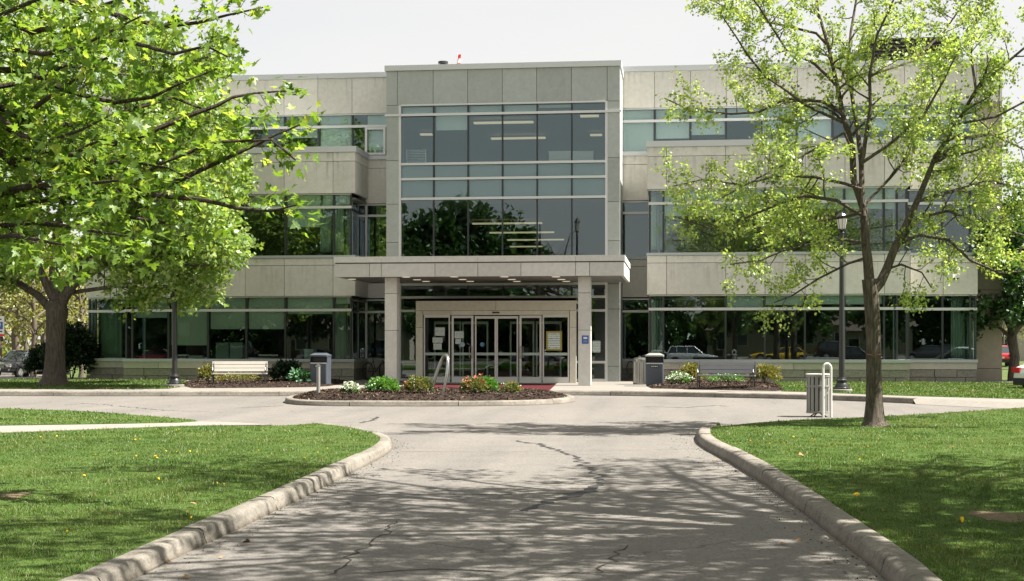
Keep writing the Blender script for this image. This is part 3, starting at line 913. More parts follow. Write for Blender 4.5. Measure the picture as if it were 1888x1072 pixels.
# ground floor glazing under the canopy
gl = [X(p, YC) for p in (737, 767, 799, 862.5, 926, 990, 1054, 1118)]
for a, b in zip(gl[:-1], gl[1:]): pane(a, b, 3.31, 3.79, YC+.1)
for x in gl[2:-1]: bx('mullion', M['mull'], x-.028, x+.028, YC+.04, YC+.15, 3.34, 3.79, B)
for x0, x1 in ((gl[0], X(768, YC)), (X(1062, YC), gl[-1])):
    for z0, z1 in ((.22, .87), (.87, 2.80), (2.80, 3.31)): pane(x0, x1, z0+.01, z1-.01, YC+.1)
    for z in (.20, .87, 2.80): bx('transom', M['alu'], x0+.046, x1-.046, YC-.01, YC+.099, z-.045, z+.045, B)
for z in (3.31, 3.80): bx('transom', M['alu'], gl[0]+.046, gl[-1]-.046, YC-.012, YC+.099, z-.045, z+.045, B)
# fluorescent lights inside the centre block
def light(p0, p1, py, zc_):
    d = (zc_ - CAMH) * F / (HOR - py)
    a, b = W(p0, py, d), W(p1, py, d)
    y = (a.y + b.y)/2
    bx('ceiling_light', M['tube'], a.x, b.x, y-.15, y+.15, zc_-.06, zc_-.001, B)
for p0, p1, py in ((873, 984, 225), (905, 1006, 254), (1070, 1104, 213), (1088, 1110, 248), (775, 797, 247)): light(p0, p1, py, 10.62)
for p0, p1, py in ((870, 1000, 411), (902, 1022, 428), (935, 1040, 441.5), (940, 1000, 454)): light(p0, p1, py, 6.98 if py < 412 else 7.12)

# blinds (pixel columns of each light and the row the blind is drawn to)
for a, b, y in ((241,308,586),(308,381,637),(381,452,607),(452,524,607),(524,613.5,579),(613.5,645,560)):
    blind(X(a,YW), X(b,YW), Z((a+b)/2, y, YW), ZT['w1'], YW+.1)
for a, b, y in ((524,589,418),(452,524,380),(589,613.5,380),(613.5,645,376)):
    blind(X(a,YW), X(b,YW), Z((a+b)/2, y, YW), ZT['w2'], YW+.1)
for a, b, y in ((1338,1410.5,568),(1410.5,1484.7,562),(1484.7,1558,561),(1558,1631,561)):
    blind(X(a,YW), X(b,YW), Z((a+b)/2, y, YW), ZT['w1'], YW+.1)
for a, b, y in ((1223,1338,397),(1338,1410.5,384),(1410.5,1484.7,384),(1484.7,1558,384),(1558,1631,384),(1631,1655,384)):
    blind(X(a,YW), X(b,YW), Z((a+b)/2, y, YW), ZT['w2'], YW+.1)
for a, b, y in ((586,649,270),(523.6,586,253),(461,523.6,235),(399,461,235),(336.5,399,262),(673,712,275),(274,336.5,240)):
    blind(X(a,YR), X(b,YR), max(Z((a+b)/2, y, YR), ZT['w3a']), ZT['w3'], YR+.05)
for a, b, y in ((1143,1207,281),(1207,1273,254),(1273,1339,247),(1404.5,1470,247),(1470,1536,262),(1339,1404.5,222),(1602,1668,240),(1734,1800,235)):
    blind(X(a,YR), X(b,YR), max(Z((a+b)/2, y, YR), ZT['w3a']), ZT['w3'], YR+.05)
for a, b, y in ((737,799,209),(799,862.5,238),(862.5,926,205),(926,990,204),(990,1054,196)):
    blind(X(a,YC), X(b,YC), Z((a+b)/2, y, YC), 10.56, YC+.12)

def curtain(xa, xb, z0, z1, y, label, tie=False):
    n = max(10, int(abs(xb-xa)/.03)); mb = MB(); rows_ = 8; v = []
    for j in range(rows_+1):
        t = j/rows_; z = z0 + (z1-z0)*t
        for i in range(n+1):
            s = i/n; x = xa + (xb-xa)*s
            if tie: 
                k = 1 - .85*math.exp(-((t-.18)/.22)**2) if t < .6 else 1 - .85*math.exp(-((.42)/.22)**2)*(1-t)/.4
                x = xa + (xb-xa)*s*k
            v.append((x, y + .05*math.sin(i*2.1) + .02*math.sin(i*.9+1), z))
    m_ = n+1
    f = [(j*m_+i, j*m_+i+1, (j+1)*m_+i+1, (j+1)*m_+i) for j in range(rows_) for i in range(n)]
    mb.add(v, f)
    o = mb.build('curtain', M['curtain'], None, True)
    so = o.modifiers.new('thick', 'SOLIDIFY'); so.thickness = .006
    tag(o, label, 'curtain')
yy = YW + .5
curtain(X(590,yy), X(611,yy), ZT['w2a']+.15, ZT['w2'], yy, 'pale pleated curtain at the upper left window, further from the centre block corner')
curtain(X(616,yy), X(634,yy), ZT['w2a']+.15, ZT['w2'], yy, 'pale green pleated curtain in the glazed upper corner left of the centre block')
curtain(X(1201,yy), X(1222,yy), ZT['w2a']+.15, ZT['w2'], yy, 'green curtain in the upper corner window right of the centre block')
curtain(X(1228,yy), X(1262,yy), ZT['w2a']+.15, ZT['w2'], yy, 'pale curtain tied back at the side of an upper right window', True)
curtain(X(1201,yy), X(1222,yy), ZT['sill'], ZT['w1'], yy, 'green curtain in the ground floor corner window behind the slate blue bin on the right')
curtain(X(618,yy), X(642,yy), ZT['sill'], ZT['w1'], yy, 'pale curtain in the ground floor corner window left of the entrance')
yl = YL + .5
curtain(X(182,yl), X(226,yl), ZT['sill'], ZT['w1'], yl, 'long green curtain in the outermost ground floor window on the left')
curtain(X(1754,yl), X(1778,yl), ZT['sill'], ZT['w1'], yl, 'wide green curtain in the outermost ground floor window on the right')
curtain(X(1783,yl), X(1796,yl), ZT['sill'], ZT['w1'], yl, 'narrow green curtain at the far right corner window')
# furniture seen through the glass
def furn(name, p0, p1, y0, y1, Y, mat, label, cat, depth=.5):
    a, b = X(p0, Y), X(p1, Y); z0, z1 = Z((p0+p1)/2, y1, Y), Z((p0+p1)/2, y0, Y)
    r_ = thing(name, label, cat, ((a+b)/2, Y+depth/2, z0))
    par(bx('body', mat, a, b, Y, Y+depth, z0, z1-.03), r_)
    par(bx('top', mat, a-.02, b+.02, Y-.02, Y+depth+.02, z1-.03, z1), r_)
    for i in range(2):
        zz = z0 + (z1-z0)*(.3+.36*i)
        par(bx('handle', M['alu'], (a+b)/2-.08, (a+b)/2+.08, Y-.03, Y-.001, zz, zz+.02), r_)
furn('filing_cabinet', 398, 421, 632, 668, YW+.9, M['curtain'], 'pale green cabinet by the window above the cream bench, left one of a pair', 'cabinet')
furn('filing_cabinet', 424, 447, 632, 668, YW+.9, M['curtain'], 'pale green cabinet by the window above the cream bench, right one of a pair', 'cabinet')
furn('box', 348, 374, 656, 664, YW+.5, M['paper'], 'pale box on the window ledge right of the left lamp post', 'box', .3)
furn('box', 561, 578, 644, 666, YW+.8, M['paper'], 'pale box in the window behind the slate blue bin left of the entrance', 'box', .3)
furn('cabinet', 1012, 1052, 279, 300, YC+.9, M['whitep'], 'white cabinet in the top central window, left one with a curved lower front', 'cabinet')
furn('cabinet', 1055, 1094, 279, 300, YC+.95, M['whitep'], 'white cabinet in the top central window with a plant on it', 'cabinet')
ra, rb, ry = X(750, YC+.9), X(785, YC+.9), YC+.9
rz0, rz1 = Z(767, 300, ry), Z(767, 276, ry)
rk_ = thing('wire_rack', 'white wire rack at the left of the top central window', 'rack', ((ra+rb)/2, ry, rz0))
fr_ = MB()
for x in (ra, rb): fr_.box(x-.02, x+.02, ry-.02, ry+.02, rz0, rz1)
par(fr_.build('frame', M['whitep']), rk_)
for i in range(8):
    z = rz0 + (rz1-rz0)*(i+.5)/8
    par(bx('wire', M['whitep'], ra+.02, rb-.02, ry-.012, ry+.012, z-.012, z+.012), rk_)

# entrance canopy ---------------------------------------------------
na, nb = X(617, YN), X(1150.5, YN)
zk = dict(s=3.84, p=4.30, c=4.53)
YB = YC - .03
fx = [X(p, YN) for p in (617, 681, 703, 802, 881, 960.5, 1061, 1087, 1150.5)]
C_ = bpy.data.objects.new('canopy', MB().box(na+.14, nb-.14, YN+.14, YB, zk['s']+.06, zk['c']-.04).mesh('canopy', M['backing'])); COL.objects.link(C_); par(C_, B)
for a, b in zip(fx[:-1], fx[1:]):
    par(bx('fascia_panel', M['canopy'], a+GAP, b-GAP, YN, YN+.12, zk['s'], zk['p']-.012), C_)
for a, b in ((na-.03, fx[2]), (fx[2]+.008, fx[4]), (fx[4]+.008, fx[6]), (fx[6]+.008, nb+.03)):
    par(bx('coping', M['canopy'], a, b, YN-.03, YN+.4, zk['p']+.03, zk['c']), C_)
par(bx('fascia_reveal', M['backing'], na+.02, nb-.02, YN+.02, YN+.13, zk['p']-.011, zk['p']+.029), C_)
for xs, sg in ((na, -1), (nb, 1)):
    yy_ = [YN+.125, YN+2.6, YB]
    for a, b in zip(yy_[:-1], yy_[1:]):
        par(bx('fascia_panel', M['canopy'], min(xs, xs-sg*.12), max(xs, xs-sg*.12), a+.006, b-.006, zk['s'], zk['p']-.012), C_)
    par(bx('coping', M['canopy'], min(xs+sg*.03, xs-sg*.4), max(xs+sg*.03, xs-sg*.4), YN+.401, YB, zk['p']+.03, zk['c']-.001), C_)
    par(bx('fascia_reveal', M['backing'], min(xs-sg*.02, xs-sg*.1), max(xs-sg*.02, xs-sg*.1), YN+.131, YB, zk['p']-.011, zk['p']+.029), C_)
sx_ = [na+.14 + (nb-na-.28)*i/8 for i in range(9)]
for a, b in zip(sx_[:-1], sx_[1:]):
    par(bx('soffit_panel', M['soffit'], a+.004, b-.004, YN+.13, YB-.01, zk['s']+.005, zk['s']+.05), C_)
for p, y in ((749,511),(837.5,510.5),(930,510.5),(1025,510.5),(769,516),(853,515.5),(943.5,515.5),(1035,515.5),(785.5,519),(867,519),(953,519),(1044,519),(649,515)):
    q = W(p, y, (zk['s']-CAMH)*F/(HOR-y))
    o = MB().lathe([(.13, -.02), (.15, 0.0)], (0,0,0), 14).build('downlight', M['down']); o.location = (q.x, q.y, zk['s']+.004); par(o, C_)
# columns with jointed cladding
for i, (p0, p1) in enumerate(((709.5, 731.5), (1066, 1089))):
    yc = YN + .35; a, b = X(p0, yc), X(p1, yc)
    co = bpy.data.objects.new('column', MB().box(a+.02, b-.02, yc+.02, yc+.48, .14, zk['s']).mesh('column', M['backing'])); COL.objects.link(co); par(co, B)
    for z0, z1 in ((.15, 2.02), (2.02, 3.28), (3.28, zk['s']+.001)):
        par(MB().box(a, b, yc, yc+.5, z0+.008, z1-.008).build('cladding', M['canopy']), co)
    if i == 1:
        CSX = (a+b)/2 + .03; CSY = yc

# vestibule with the doors ------------------------------------------
YV = 50.6
vx = lambda p: X(p, YV)
V_ = bpy.data.objects.new('entrance_portal', MB().box(vx(767.5), vx(1062), YV+.12, YC-.05, 3.03, 3.10).mesh('entrance_portal', M['portal'])); COL.objects.link(V_); par(V_, B)
for a, b in ((767, 914.5), (914.5, 1062.5)):
    par(bx('header_panel', M['portal'], vx(a)+.006, vx(b)-.006, YV-.06, YV+.1, 2.765, 3.11), V_)
for a, b in ((767, 779.5), (1050.5, 1062.5)):
    for z0, z1 in ((.15, 2.15), (2.15, 2.76)):
        par(bx('jamb_panel', M['portal'], vx(a)+.004, vx(b)-.004, YV-.05, YV+.1, z0+.006, z1-.006), V_)
for sx2, p in ((0, 768.5), (1, 1061)):
    par(bx('side_pane', M['doorglass'], vx(p)-.01, vx(p)+.01, YV+.2, YC-.02, .2, 3.0), V_)
for a, b in ((780, 832), (832, 1000.5), (1000.5, 1050)):
    par(bx('door_head', M['portal'], vx(a)+.004, vx(b)-.004, YV-.02, YV+.08, 2.60, 2.755), V_)
par(bx('sensor', M['black'], vx(908), vx(921), YV-.06, YV-.021, 2.66, 2.71), V_)
def leaf(p0, p1, z1, sw, y, name, handle=None, band=True, label=None):
    a, b = vx(p0), vx(p1); z0 = .155
    mb = MB()
    mb.box(a, a+sw, y, y+.05, z0, z1); mb.box(b-sw, b, y, y+.05, z0, z1)
    mb.box(a+sw, b-sw, y, y+.05, z1-.09, z1); mb.box(a+sw, b-sw, y, y+.05, z0, z0+.20)
    d = mb.build(name, M['doorframe']); par(d, V_)
    par(bx('door_pane', M['doorglass'], a+sw, b-sw, y+.018, y+.03, z0+.20, z1-.09), d)
    if band: par(bx('safety_band', M['paper'] if False else M['curtain'], a+sw+.01, b-sw-.01, y+.010, y+.017, 1.14, 1.235), d)
    if handle:
        x = a+sw/2 if handle < 0 else b-sw/2
        h = MB().tube([(x, y, 1.04), (x-.0, y-.05, 1.06), (x, y-.06, 1.12), (x, y-.06, 1.38), (x, y-.05, 1.44), (x, y, 1.46)], .014, 8).build('handle', M['steel'], None, True); par(h, d)
        h2 = MB().tube([(x-handle*.0, y, 1.04), (x-handle*.10, y-.05, 1.05), (x-handle*.10, y-.05, 1.45), (x, y, 1.46)], .013, 8).build('handle', M['steel'], None, True); par(h2, d)
    return d
leaf(781, 829.5, 2.60, .05, YV+.02, 'sidelight')
leaf(832.5, 872.5, 2.58, .075, YV+.02, 'door', 1)
leaf(875, 914.2, 2.56, .055, YV+.08, 'sliding_door')
leaf(914.6, 955, 2.56, .055, YV+.08, 'sliding_door')
leaf(957.5, 998.5, 2.58, .075, YV+.02, 'door', -1)
leaf(1000.5, 1049.5, 2.60, .05, YV-.03, 'sidelight')
# inner pair of doors further back, seen through the glass
for p0, p1 in ((800, 850), (852, 900), (940, 985), (988, 1035)):
    a, b = X(p0, YC+.3), X(p1, YC+.3)
    mb = MB(); mb.box(a, a+.06, YC+.3, YC+.35, .16, 2.4).box(b-.06, b, YC+.3, YC+.35, .16, 2.4).box(a+.06, b-.06, YC+.3, YC+.35, 2.3, 2.4).box(a+.06, b-.06, YC+.3, YC+.35, .16, .34)
    par(mb.build('inner_door_frame', M['alu']), V_)
bx('threshold', M['alu'], vx(780), vx(1050), YV-.04, YV+.14, .149, .157, B)

# notices on the glass -----------------------------------------------
def paper_mat():
    m = NM('printed_notice'); p = m.new('ShaderNodeTexCoord').outputs['Generated']
    wv = m.new('ShaderNodeTexWave', wave_type='BANDS', bands_direction='Z'); wv.inputs['Scale'].default_value = 2.2; wv.inputs['Distortion'].default_value = 0
    m.l(p, wv.inputs['Vector'])
    n = m.noise(m.map(p, (9, 1, 3)), 2, 2)
    k = m.math('MULTIPLY', m.ramp(wv.outputs['Fac'], [(.75,(0,0,0,1)),(.85,(1,1,1,1))]), m.ramp(n, [(.45,(0,0,0,1)),(.5,(1,1,1,1))]))
    m.col(m.mix(k, (.66,.74,.69,1), (.12,.14,.14,1))); m.set(.8); return m.m
M['notice'] = paper_mat()
def notice(p0, p1, y0, y1, Y, label, mat='notice', rot=0.0, frame=None, name='paper_notice', cat='notice'):
    a, b = X(p0, Y), X(p1, Y); z0, z1 = Z((p0+p1)/2, y1, Y), Z((p0+p1)/2, y0, Y)
    o = MB().box(-(b-a)/2, (b-a)/2, -.004, .004, -(z1-z0)/2, (z1-z0)/2).build(name, M[mat])
    o.location = ((a+b)/2, Y, (z0+z1)/2); o.rotation_euler = (0, rot, 0)
    tag(o, label, cat)
    if frame:
        fm = MB(); w_, h_ = (b-a)/2, (z1-z0)/2; t_ = .06
        fm.box(-w_-t_, -w_, -.012, .006, -h_-t_, h_+t_).box(w_, w_+t_, -.012, .006, -h_-t_, h_+t_).box(-w_, w_, -.012, .006, h_, h_+t_).box(-w_, w_, -.012, .006, -h_-t_, -h_)
        fm.build('frame', M[frame], o)
    return o
yp = YV + .03
notice(802, 820, 604, 619.5, yp, 'topmost of three papers on the glass left of the doors', rot=.02)
notice(797.5, 816, 622.5, 632.5, yp, 'middle of three papers on the glass left of the doors, slightly offset')
notice(799, 814.5, 633.5, 645, yp, 'lowest of three papers on the glass left of the doors')
notice(838, 855, 611, 624, yp, 'wide paper on the upper glass of the left swing door', rot=-.02)
notice(839.5, 850, 625, 634.5, yp, 'small paper below the wide one on the left swing door', rot=.06)
M['ochre'] = plain('ochre_frame', (.36, .30, .05), .6)
notice(1010, 1033, 614, 643.5, yp-.05, 'poster in a dull yellow frame on the glass right of the doors', frame='ochre', name='poster', cat='poster')
notice(1092, 1107, 629, 650, YC+.09, 'large paper notice on the narrow window right of the blue sign')
def disc(px, py, r_, Y, mat, label):
    q = Vector((X(px, Y), Y, Z(px, py, Y)))
    o = MB().lathe([(r_, -.004), (r_, .004)], (0,0,0), 20).build('round_sticker', mat); o.rotation_euler = (R(90), 0, 0); o.location = q
    tag(o, label, 'sticker')
M['sticker'] = plain('pale_blue_sticker', (.35, .50, .56), .5)
M['sticker2'] = plain('blue_sticker', (.10, .25, .42), .5)
disc(852.5, 635.5, .09, yp, M['sticker'], 'pale round sticker on the left swing door')
disc(889, 635.5, .08, YV+.09, M['sticker2'], 'blue round sticker on the left sliding door')
# blue sign on the right column
SB = MB().box(-.115, .115, -.012, .0, -.14, .14).build('access_sign', M['blue']); SB.location = (CSX, CSY-.001, Z(1077.5, 626.5, CSY))
tag(SB, 'small blue sign with a white emblem on the right canopy column', 'sign')
e_ = MB().prism([(-.06, .02), (.06, .02), (.075, .05), (.045, .095), (.015, .075), (0, .10), (-.03, .08), (-.06, .10)], 0, .004)
e_.v = [(x, -.0125 - z, y) for x, y, z in e_.v]; e_.build('emblem', M['whitep'], SB)
for i in range(2):
    l_ = MB().box(-.07, .07, -.0145, -.0125, -.05-.035*i, -.04-.035*i).build('print_line', M['sticker'], SB)
# red mat
ma = [G(px, py, .15) for px, py in ((745, 709), (1025, 709), (1012, 721), (730, 721))]
MT = MB().prism([(p.x, p.y) for p in ma], .150, .166).build('entrance_mat', M['mat_red']); tag(MT, 'wide dull red mat in front of the entrance doors', 'mat')
# security light on the right wing
q = Vector((X(1761, YL), YL, Z(1761, 511, YL)))
SL = thing('wall_light', 'small white floodlight box on the wall of the right wing', 'wall light', q)
MB().obox((0, -.10, .02), (.12, 0, 0), (0, .10, -.01), (0, .02, .07)).build('housing', M['whitep'], SL)
MB().box(-.09, .09, -.16, -.02, -.085, -.055).build('lens', M['black'], SL)
# flag on the roof and a small vent
q = Vector((X(843, YC+3), YC+3, zc['cp']))
FL = thing('flag', 'tiny red and white flag above the roof of the centre block', 'flag', q)
h_ = Z(843, 98, YC+3) - zc['cp']
MB().tube([(0,0,0), (0,0,h_)], .018, 6).build('pole', M['alu'], FL)
fv = []; 
for j in range(7):
    for i in range(4): fv.append((.02 + .045*i*(1-.04*j), .03*math.sin(i*1.5+j), h_-.06-.085*j))
ff = [(j*4+i, j*4+i+1, (j+1)*4+i+1, (j+1)*4+i) for j in range(6) for i in range(3)]
fo = MB().add(fv, [q_ for k_, q_ in enumerate(ff) if k_//3 not in (2, 3)]).build('red_cloth', M['red'], FL)
MB().add([(x, y-.001, z) for x, y, z in fv], [q_ for k_, q_ in enumerate(ff) if k_//3 in (2, 3)]).build('white_cloth', M['whitep'], FL)
q = Vector((X(817, YC+3), YC+3, zc['cp']-.1)); h_ = Z(817, 114, YC+3) - q.z
VN = MB().lathe([(.12, 0), (.12, h_-.1), (.2, h_-.1), (.2, h_)], (0,0,0), 12).build('roof_vent', M['black']); VN.location = q
tag(VN, 'small dark vent cap on the roof left of the flag', 'vent')

# ------------------------------------------------------------------ trees
M['bark_mid'] = bark('grey_brown_bark', (.125, .104, .083))
M['bark_dark'] = bark('dark_bark', (.085, .066, .05), 1.3)
M['bark_far'] = plain('far_bark', (.11, .085, .065), .9)
M['leaf_maple'] = leafmat('maple_leaf', [(0, (.05,.105,.018,1)), (.4, (.105,.185,.03,1)), (.8, (.175,.265,.05,1)), (1, (.29,.35,.09,1))], .5, .025, 1.7)
M['leaf_spring'] = leafmat('spring_leaf', [(0, (.12,.20,.05,1)), (.4, (.23,.33,.09,1)), (.8, (.35,.43,.15,1)), (1, (.46,.50,.22,1))], .46, .04, 1.3)
M['leaf_mid'] = leafmat('fresh_leaf', [(0, (.09,.16,.035,1)), (.4, (.17,.27,.06,1)), (.8, (.26,.36,.10,1)), (1, (.38,.45,.17,1))], .48, .04, 1.4)
M['leaf_dark'] = leafmat('dark_leaf', [(0, (.014,.042,.012,1)), (.6, (.034,.085,.022,1)), (1, (.075,.15,.04,1))], .35, .04)
M['leaf_far'] = leafmat('far_leaf', [(0, (.11,.13,.035,1)), (.5, (.17,.18,.055,1)), (1, (.27,.25,.10,1))], .4, .03)
M['leaf_yew'] = leafmat('yew_leaf', [(0, (.006,.016,.007,1)), (.7, (.013,.032,.012,1)), (1, (.026,.055,.018,1))], .15, .04)
M['leaf_box'] = leafmat('box_leaf', [(0, (.035,.11,.015,1)), (.5, (.065,.175,.025,1)), (1, (.13,.26,.04,1))], .35, .06)
M['leaf_shrub'] = leafmat('shrub_leaf', [(0, (.07,.09,.02,1)), (.5, (.13,.15,.03,1)), (.85, (.20,.17,.05,1)), (1, (.26,.16,.07,1))], .35, .04)
M['leaf_hosta'] = leafmat('hosta_leaf', [(0, (.03,.11,.05,1)), (1, (.07,.19,.09,1))], .3, .08)
M['leaf_rose'] = leafmat('rose_leaf', [(0, (.05,.085,.02,1)), (.6, (.11,.14,.035,1)), (1, (.22,.18,.06,1))], .35, .05)

MAPLE = [(0,0),(.16,-.06),(.30,-.10),(.26,.06),(.52,.10),(.66,.14),(.48,.26),(.62,.46),(.44,.42),(.34,.40),(.20,.42),(.26,.64),(.16,.74),(.13,.82),(0,1.06)]
def maple_tmpl():
    right = MAPLE; left = [(-x, y) for x, y in MAPLE[1:-1]][::-1]
    ring = right + left
    V = [(0, .30, -.03)] + [(x, y, .10*abs(x) - .10*max(y-.4, 0)) for x, y in ring]
    n = len(ring)
    Fc = [(0, 1+i, 1+(i+1) % n) for i in range(n)]
    return np.array(V), np.array(Fc)
SMALL_V = np.array([(0,0,0), (.26,.30,.05), (.20,.70,.03), (0,1,-.08), (-.20,.70,.03), (-.26,.30,.05), (0,.45,-.02)])
SMALL_F = np.array([(6,0,1),(6,1,2),(6,2,3),(6,3,4),(6,4,5),(6,5,0)])
TRI_V = np.array([(0,0,0), (.34,.45,.05), (0,1,-.05), (-.34,.45,.05)])
TRI_F = np.array([(0,1,2),(0,2,3)])
LOBE_V = np.array([(0,0,0), (.30,.12,.03), (.42,.52,.04), (.18,.50,.0), (0,1,-.08), (-.18,.50,0), (-.42,.52,.04), (-.30,.12,.03)])
LOBE_F = np.array([(0,1,3),(1,2,3),(0,3,5),(3,4,5),(5,6,7),(0,5,7)])

def leaf_frames(P, D, rng, flat=.5, droop=.3):
    """orthonormal frames: y along the leaf, z its normal"""
    n = len(P)
    y = D + rng.normal(0, .55, (n, 3)); y[:, 2] -= droop
    y /= np.linalg.norm(y, axis=1)[:, None] + 1e-9
    z = rng.normal(0, 1, (n, 3)) * (1-flat); z[:, 2] += flat*1.6
    x = np.cross(y, z); x /= np.linalg.norm(x, axis=1)[:, None] + 1e-9
    z = np.cross(x, y)
    return x, y, z

def leaves_mesh(name, P, D, size, tmpl, mat, rng, flat=.5, droop=.3):
    TV, TF = tmpl
    x, y, z = leaf_frames(P, D, rng, flat, droop)
    s = size * rng.uniform(.65, 1.25, len(P))
    V = P[:, None, :] + s[:, None, None]*(TV[None, :, 0:1]*x[:, None] + TV[None, :, 1:2]*y[:, None] + TV[None, :, 2:3]*z[:, None])
    Fc = TF[None] + (np.arange(len(P))*len(TV))[:, None, None]
    return np_mesh(name, V, Fc, mat, 3)

class Tree:
    def __init__(s, seed):
        s.rng = np.random.default_rng(seed); s.trunk = MB(); s.branch = MB(); s.twig = MB(); s.P = []; s.D = []
    def limb(s, pts, rad, n=9, main=True):
        (s.trunk if main else s.branch).tube(pts, rad, n)
    def leafat(s, p, d, k, spread):
        for _ in range(k):
            s.P.append(np.array(p) + s.rng.normal(0, spread, 3)); s.D.append(np.array(d) + s.rng.normal(0, .5, 3))
    def grow(s, pts, r0, r1, lv, spacing, length, f0=.15, k=4, spread=.06, up=.15, tw=.28, twn=4, keep=None, tip=True):
        """side branches along a limb, each with twigs that carry leaf clusters"""
        rng = s.rng
        pts = [Vector(p) for p in pts]
        L = [0]
        for a, b in zip(pts[:-1], pts[1:]): L.append(L[-1] + (b-a).length)
        tot = L[-1]; d = tot*f0 + rng.uniform(0, spacing)
        def at(q):
            for i in range(len(L)-1):
                if q <= L[i+1] or i == len(L)-2:
                    t = (q-L[i])/max(L[i+1]-L[i], 1e-6); return pts[i].lerp(pts[i+1], t), (pts[i+1]-pts[i]).normalized()
        while d < tot:
            p, t = at(d); f = d/tot
            rp = Vector(rng.normal(0, 1, 3)); rp = (rp - t*rp.dot(t)).normalized()
            di = (t*.55 + rp*.9 + Vector((0,0,up))).normalized()
            ln = length*(1.05-.6*f)*rng.uniform(.55, 1.15)
            if keep is None or keep(p + di*ln*.7):
                rr = max(.004, (r0 + (r1-r0)*f)*.42)
                q = [p]; dd = di.copy()
                ns = 4
                for j in range(ns):
                    dd = (dd + Vector(rng.normal(0, .22, 3)) + Vector((0,0,up*.35))).normalized()
                    q.append(q[-1] + dd*ln/ns)
                if lv > 1:
                    s.branch.tube(q, [rr*(1-.75*j/ns) for j in range(ns+1)], 5, False)
                    s.grow(q, rr, rr*.3, lv-1, spacing*.62, length*.5, .2, k, spread, up, tw, twn, keep)
                else:
                    s.twig.tube(q[::2] if ns > 2 else q, [rr, rr*.6, rr*.3], 3, False)
                    for j in range(1, ns+1):
                        s.leafat(q[j], dd, k, spread)
            d += spacing*rng.uniform(.6, 1.4)
        if tip:
            s.leafat(pts[-1], (pts[-1]-pts[-2]).normalized(), k*2, spread*1.3)
    def build(s, name, label, cat, base, bark_m, leaf_m, size, tmpl, group=None, flat=.5, droop=.3, single=0, smooth=True):
        root = thing(name, label, cat, base, 0, group)
        par(s.trunk.build('trunk', bark_m, None, smooth), root)
        if s.branch.v: tag(par(s.branch.build('branches', bark_m, None, smooth), root), kind='stuff')
        if s.twig.v: tag(par(s.twig.build('twigs', bark_m, None, False), root), kind='stuff')
        if s.P:
            P, D = np.array(s.P), np.array(s.D)
            if single:
                dist = np.linalg.norm(P - np.array([0, 0, CAMH]), axis=1)
                px = (P - np.array([0,0,CAMH])) @ np.array(RGT); dz = P[:,2]-CAMH; dp = P @ np.array(FWD)
                vis = (np.abs(px/dp) < 930/F) & (dz/dp < 625/F)
                o_ = np.argsort(np.where(vis, dist, 1e6))[:single]
                TV, TF = tmpl
                me = np_mesh('leaf', TV, TF, leaf_m, 3)
                x, y, z = leaf_frames(P[o_], D[o_], s.rng, flat, droop)
                for i, k_ in enumerate(o_):
                    lo = bpy.data.objects.new('leaf', me); COL.objects.link(lo); lo.parent = root
                    m_ = Matrix((x[i], y[i], z[i])).transposed().to_4x4()
                    sc = size*s.rng.uniform(.75, 1.2)
                    lo.matrix_local = Matrix.Translation(Vector(P[k_]) - root.location) @ m_ @ Matrix.Scale(sc, 4)
                mask = np.ones(len(P), bool); mask[o_] = False; P, D = P[mask], D[mask]
            me = leaves_mesh('crown', P, D, size, tmpl, leaf_m, s.rng, flat, droop)
            o = link('crown', me); par(o, root)
            tag(o, kind='stuff')
        return root

def pxlimb(pts, d0, dd, curve=0.0):
    """photo polyline (px, py) running from depth d0 to d0+dd"""
    n = len(pts)
    return [W(p[0], p[1], d0 + dd*(i/(n-1))**1.3) for i, p in enumerate(pts)]

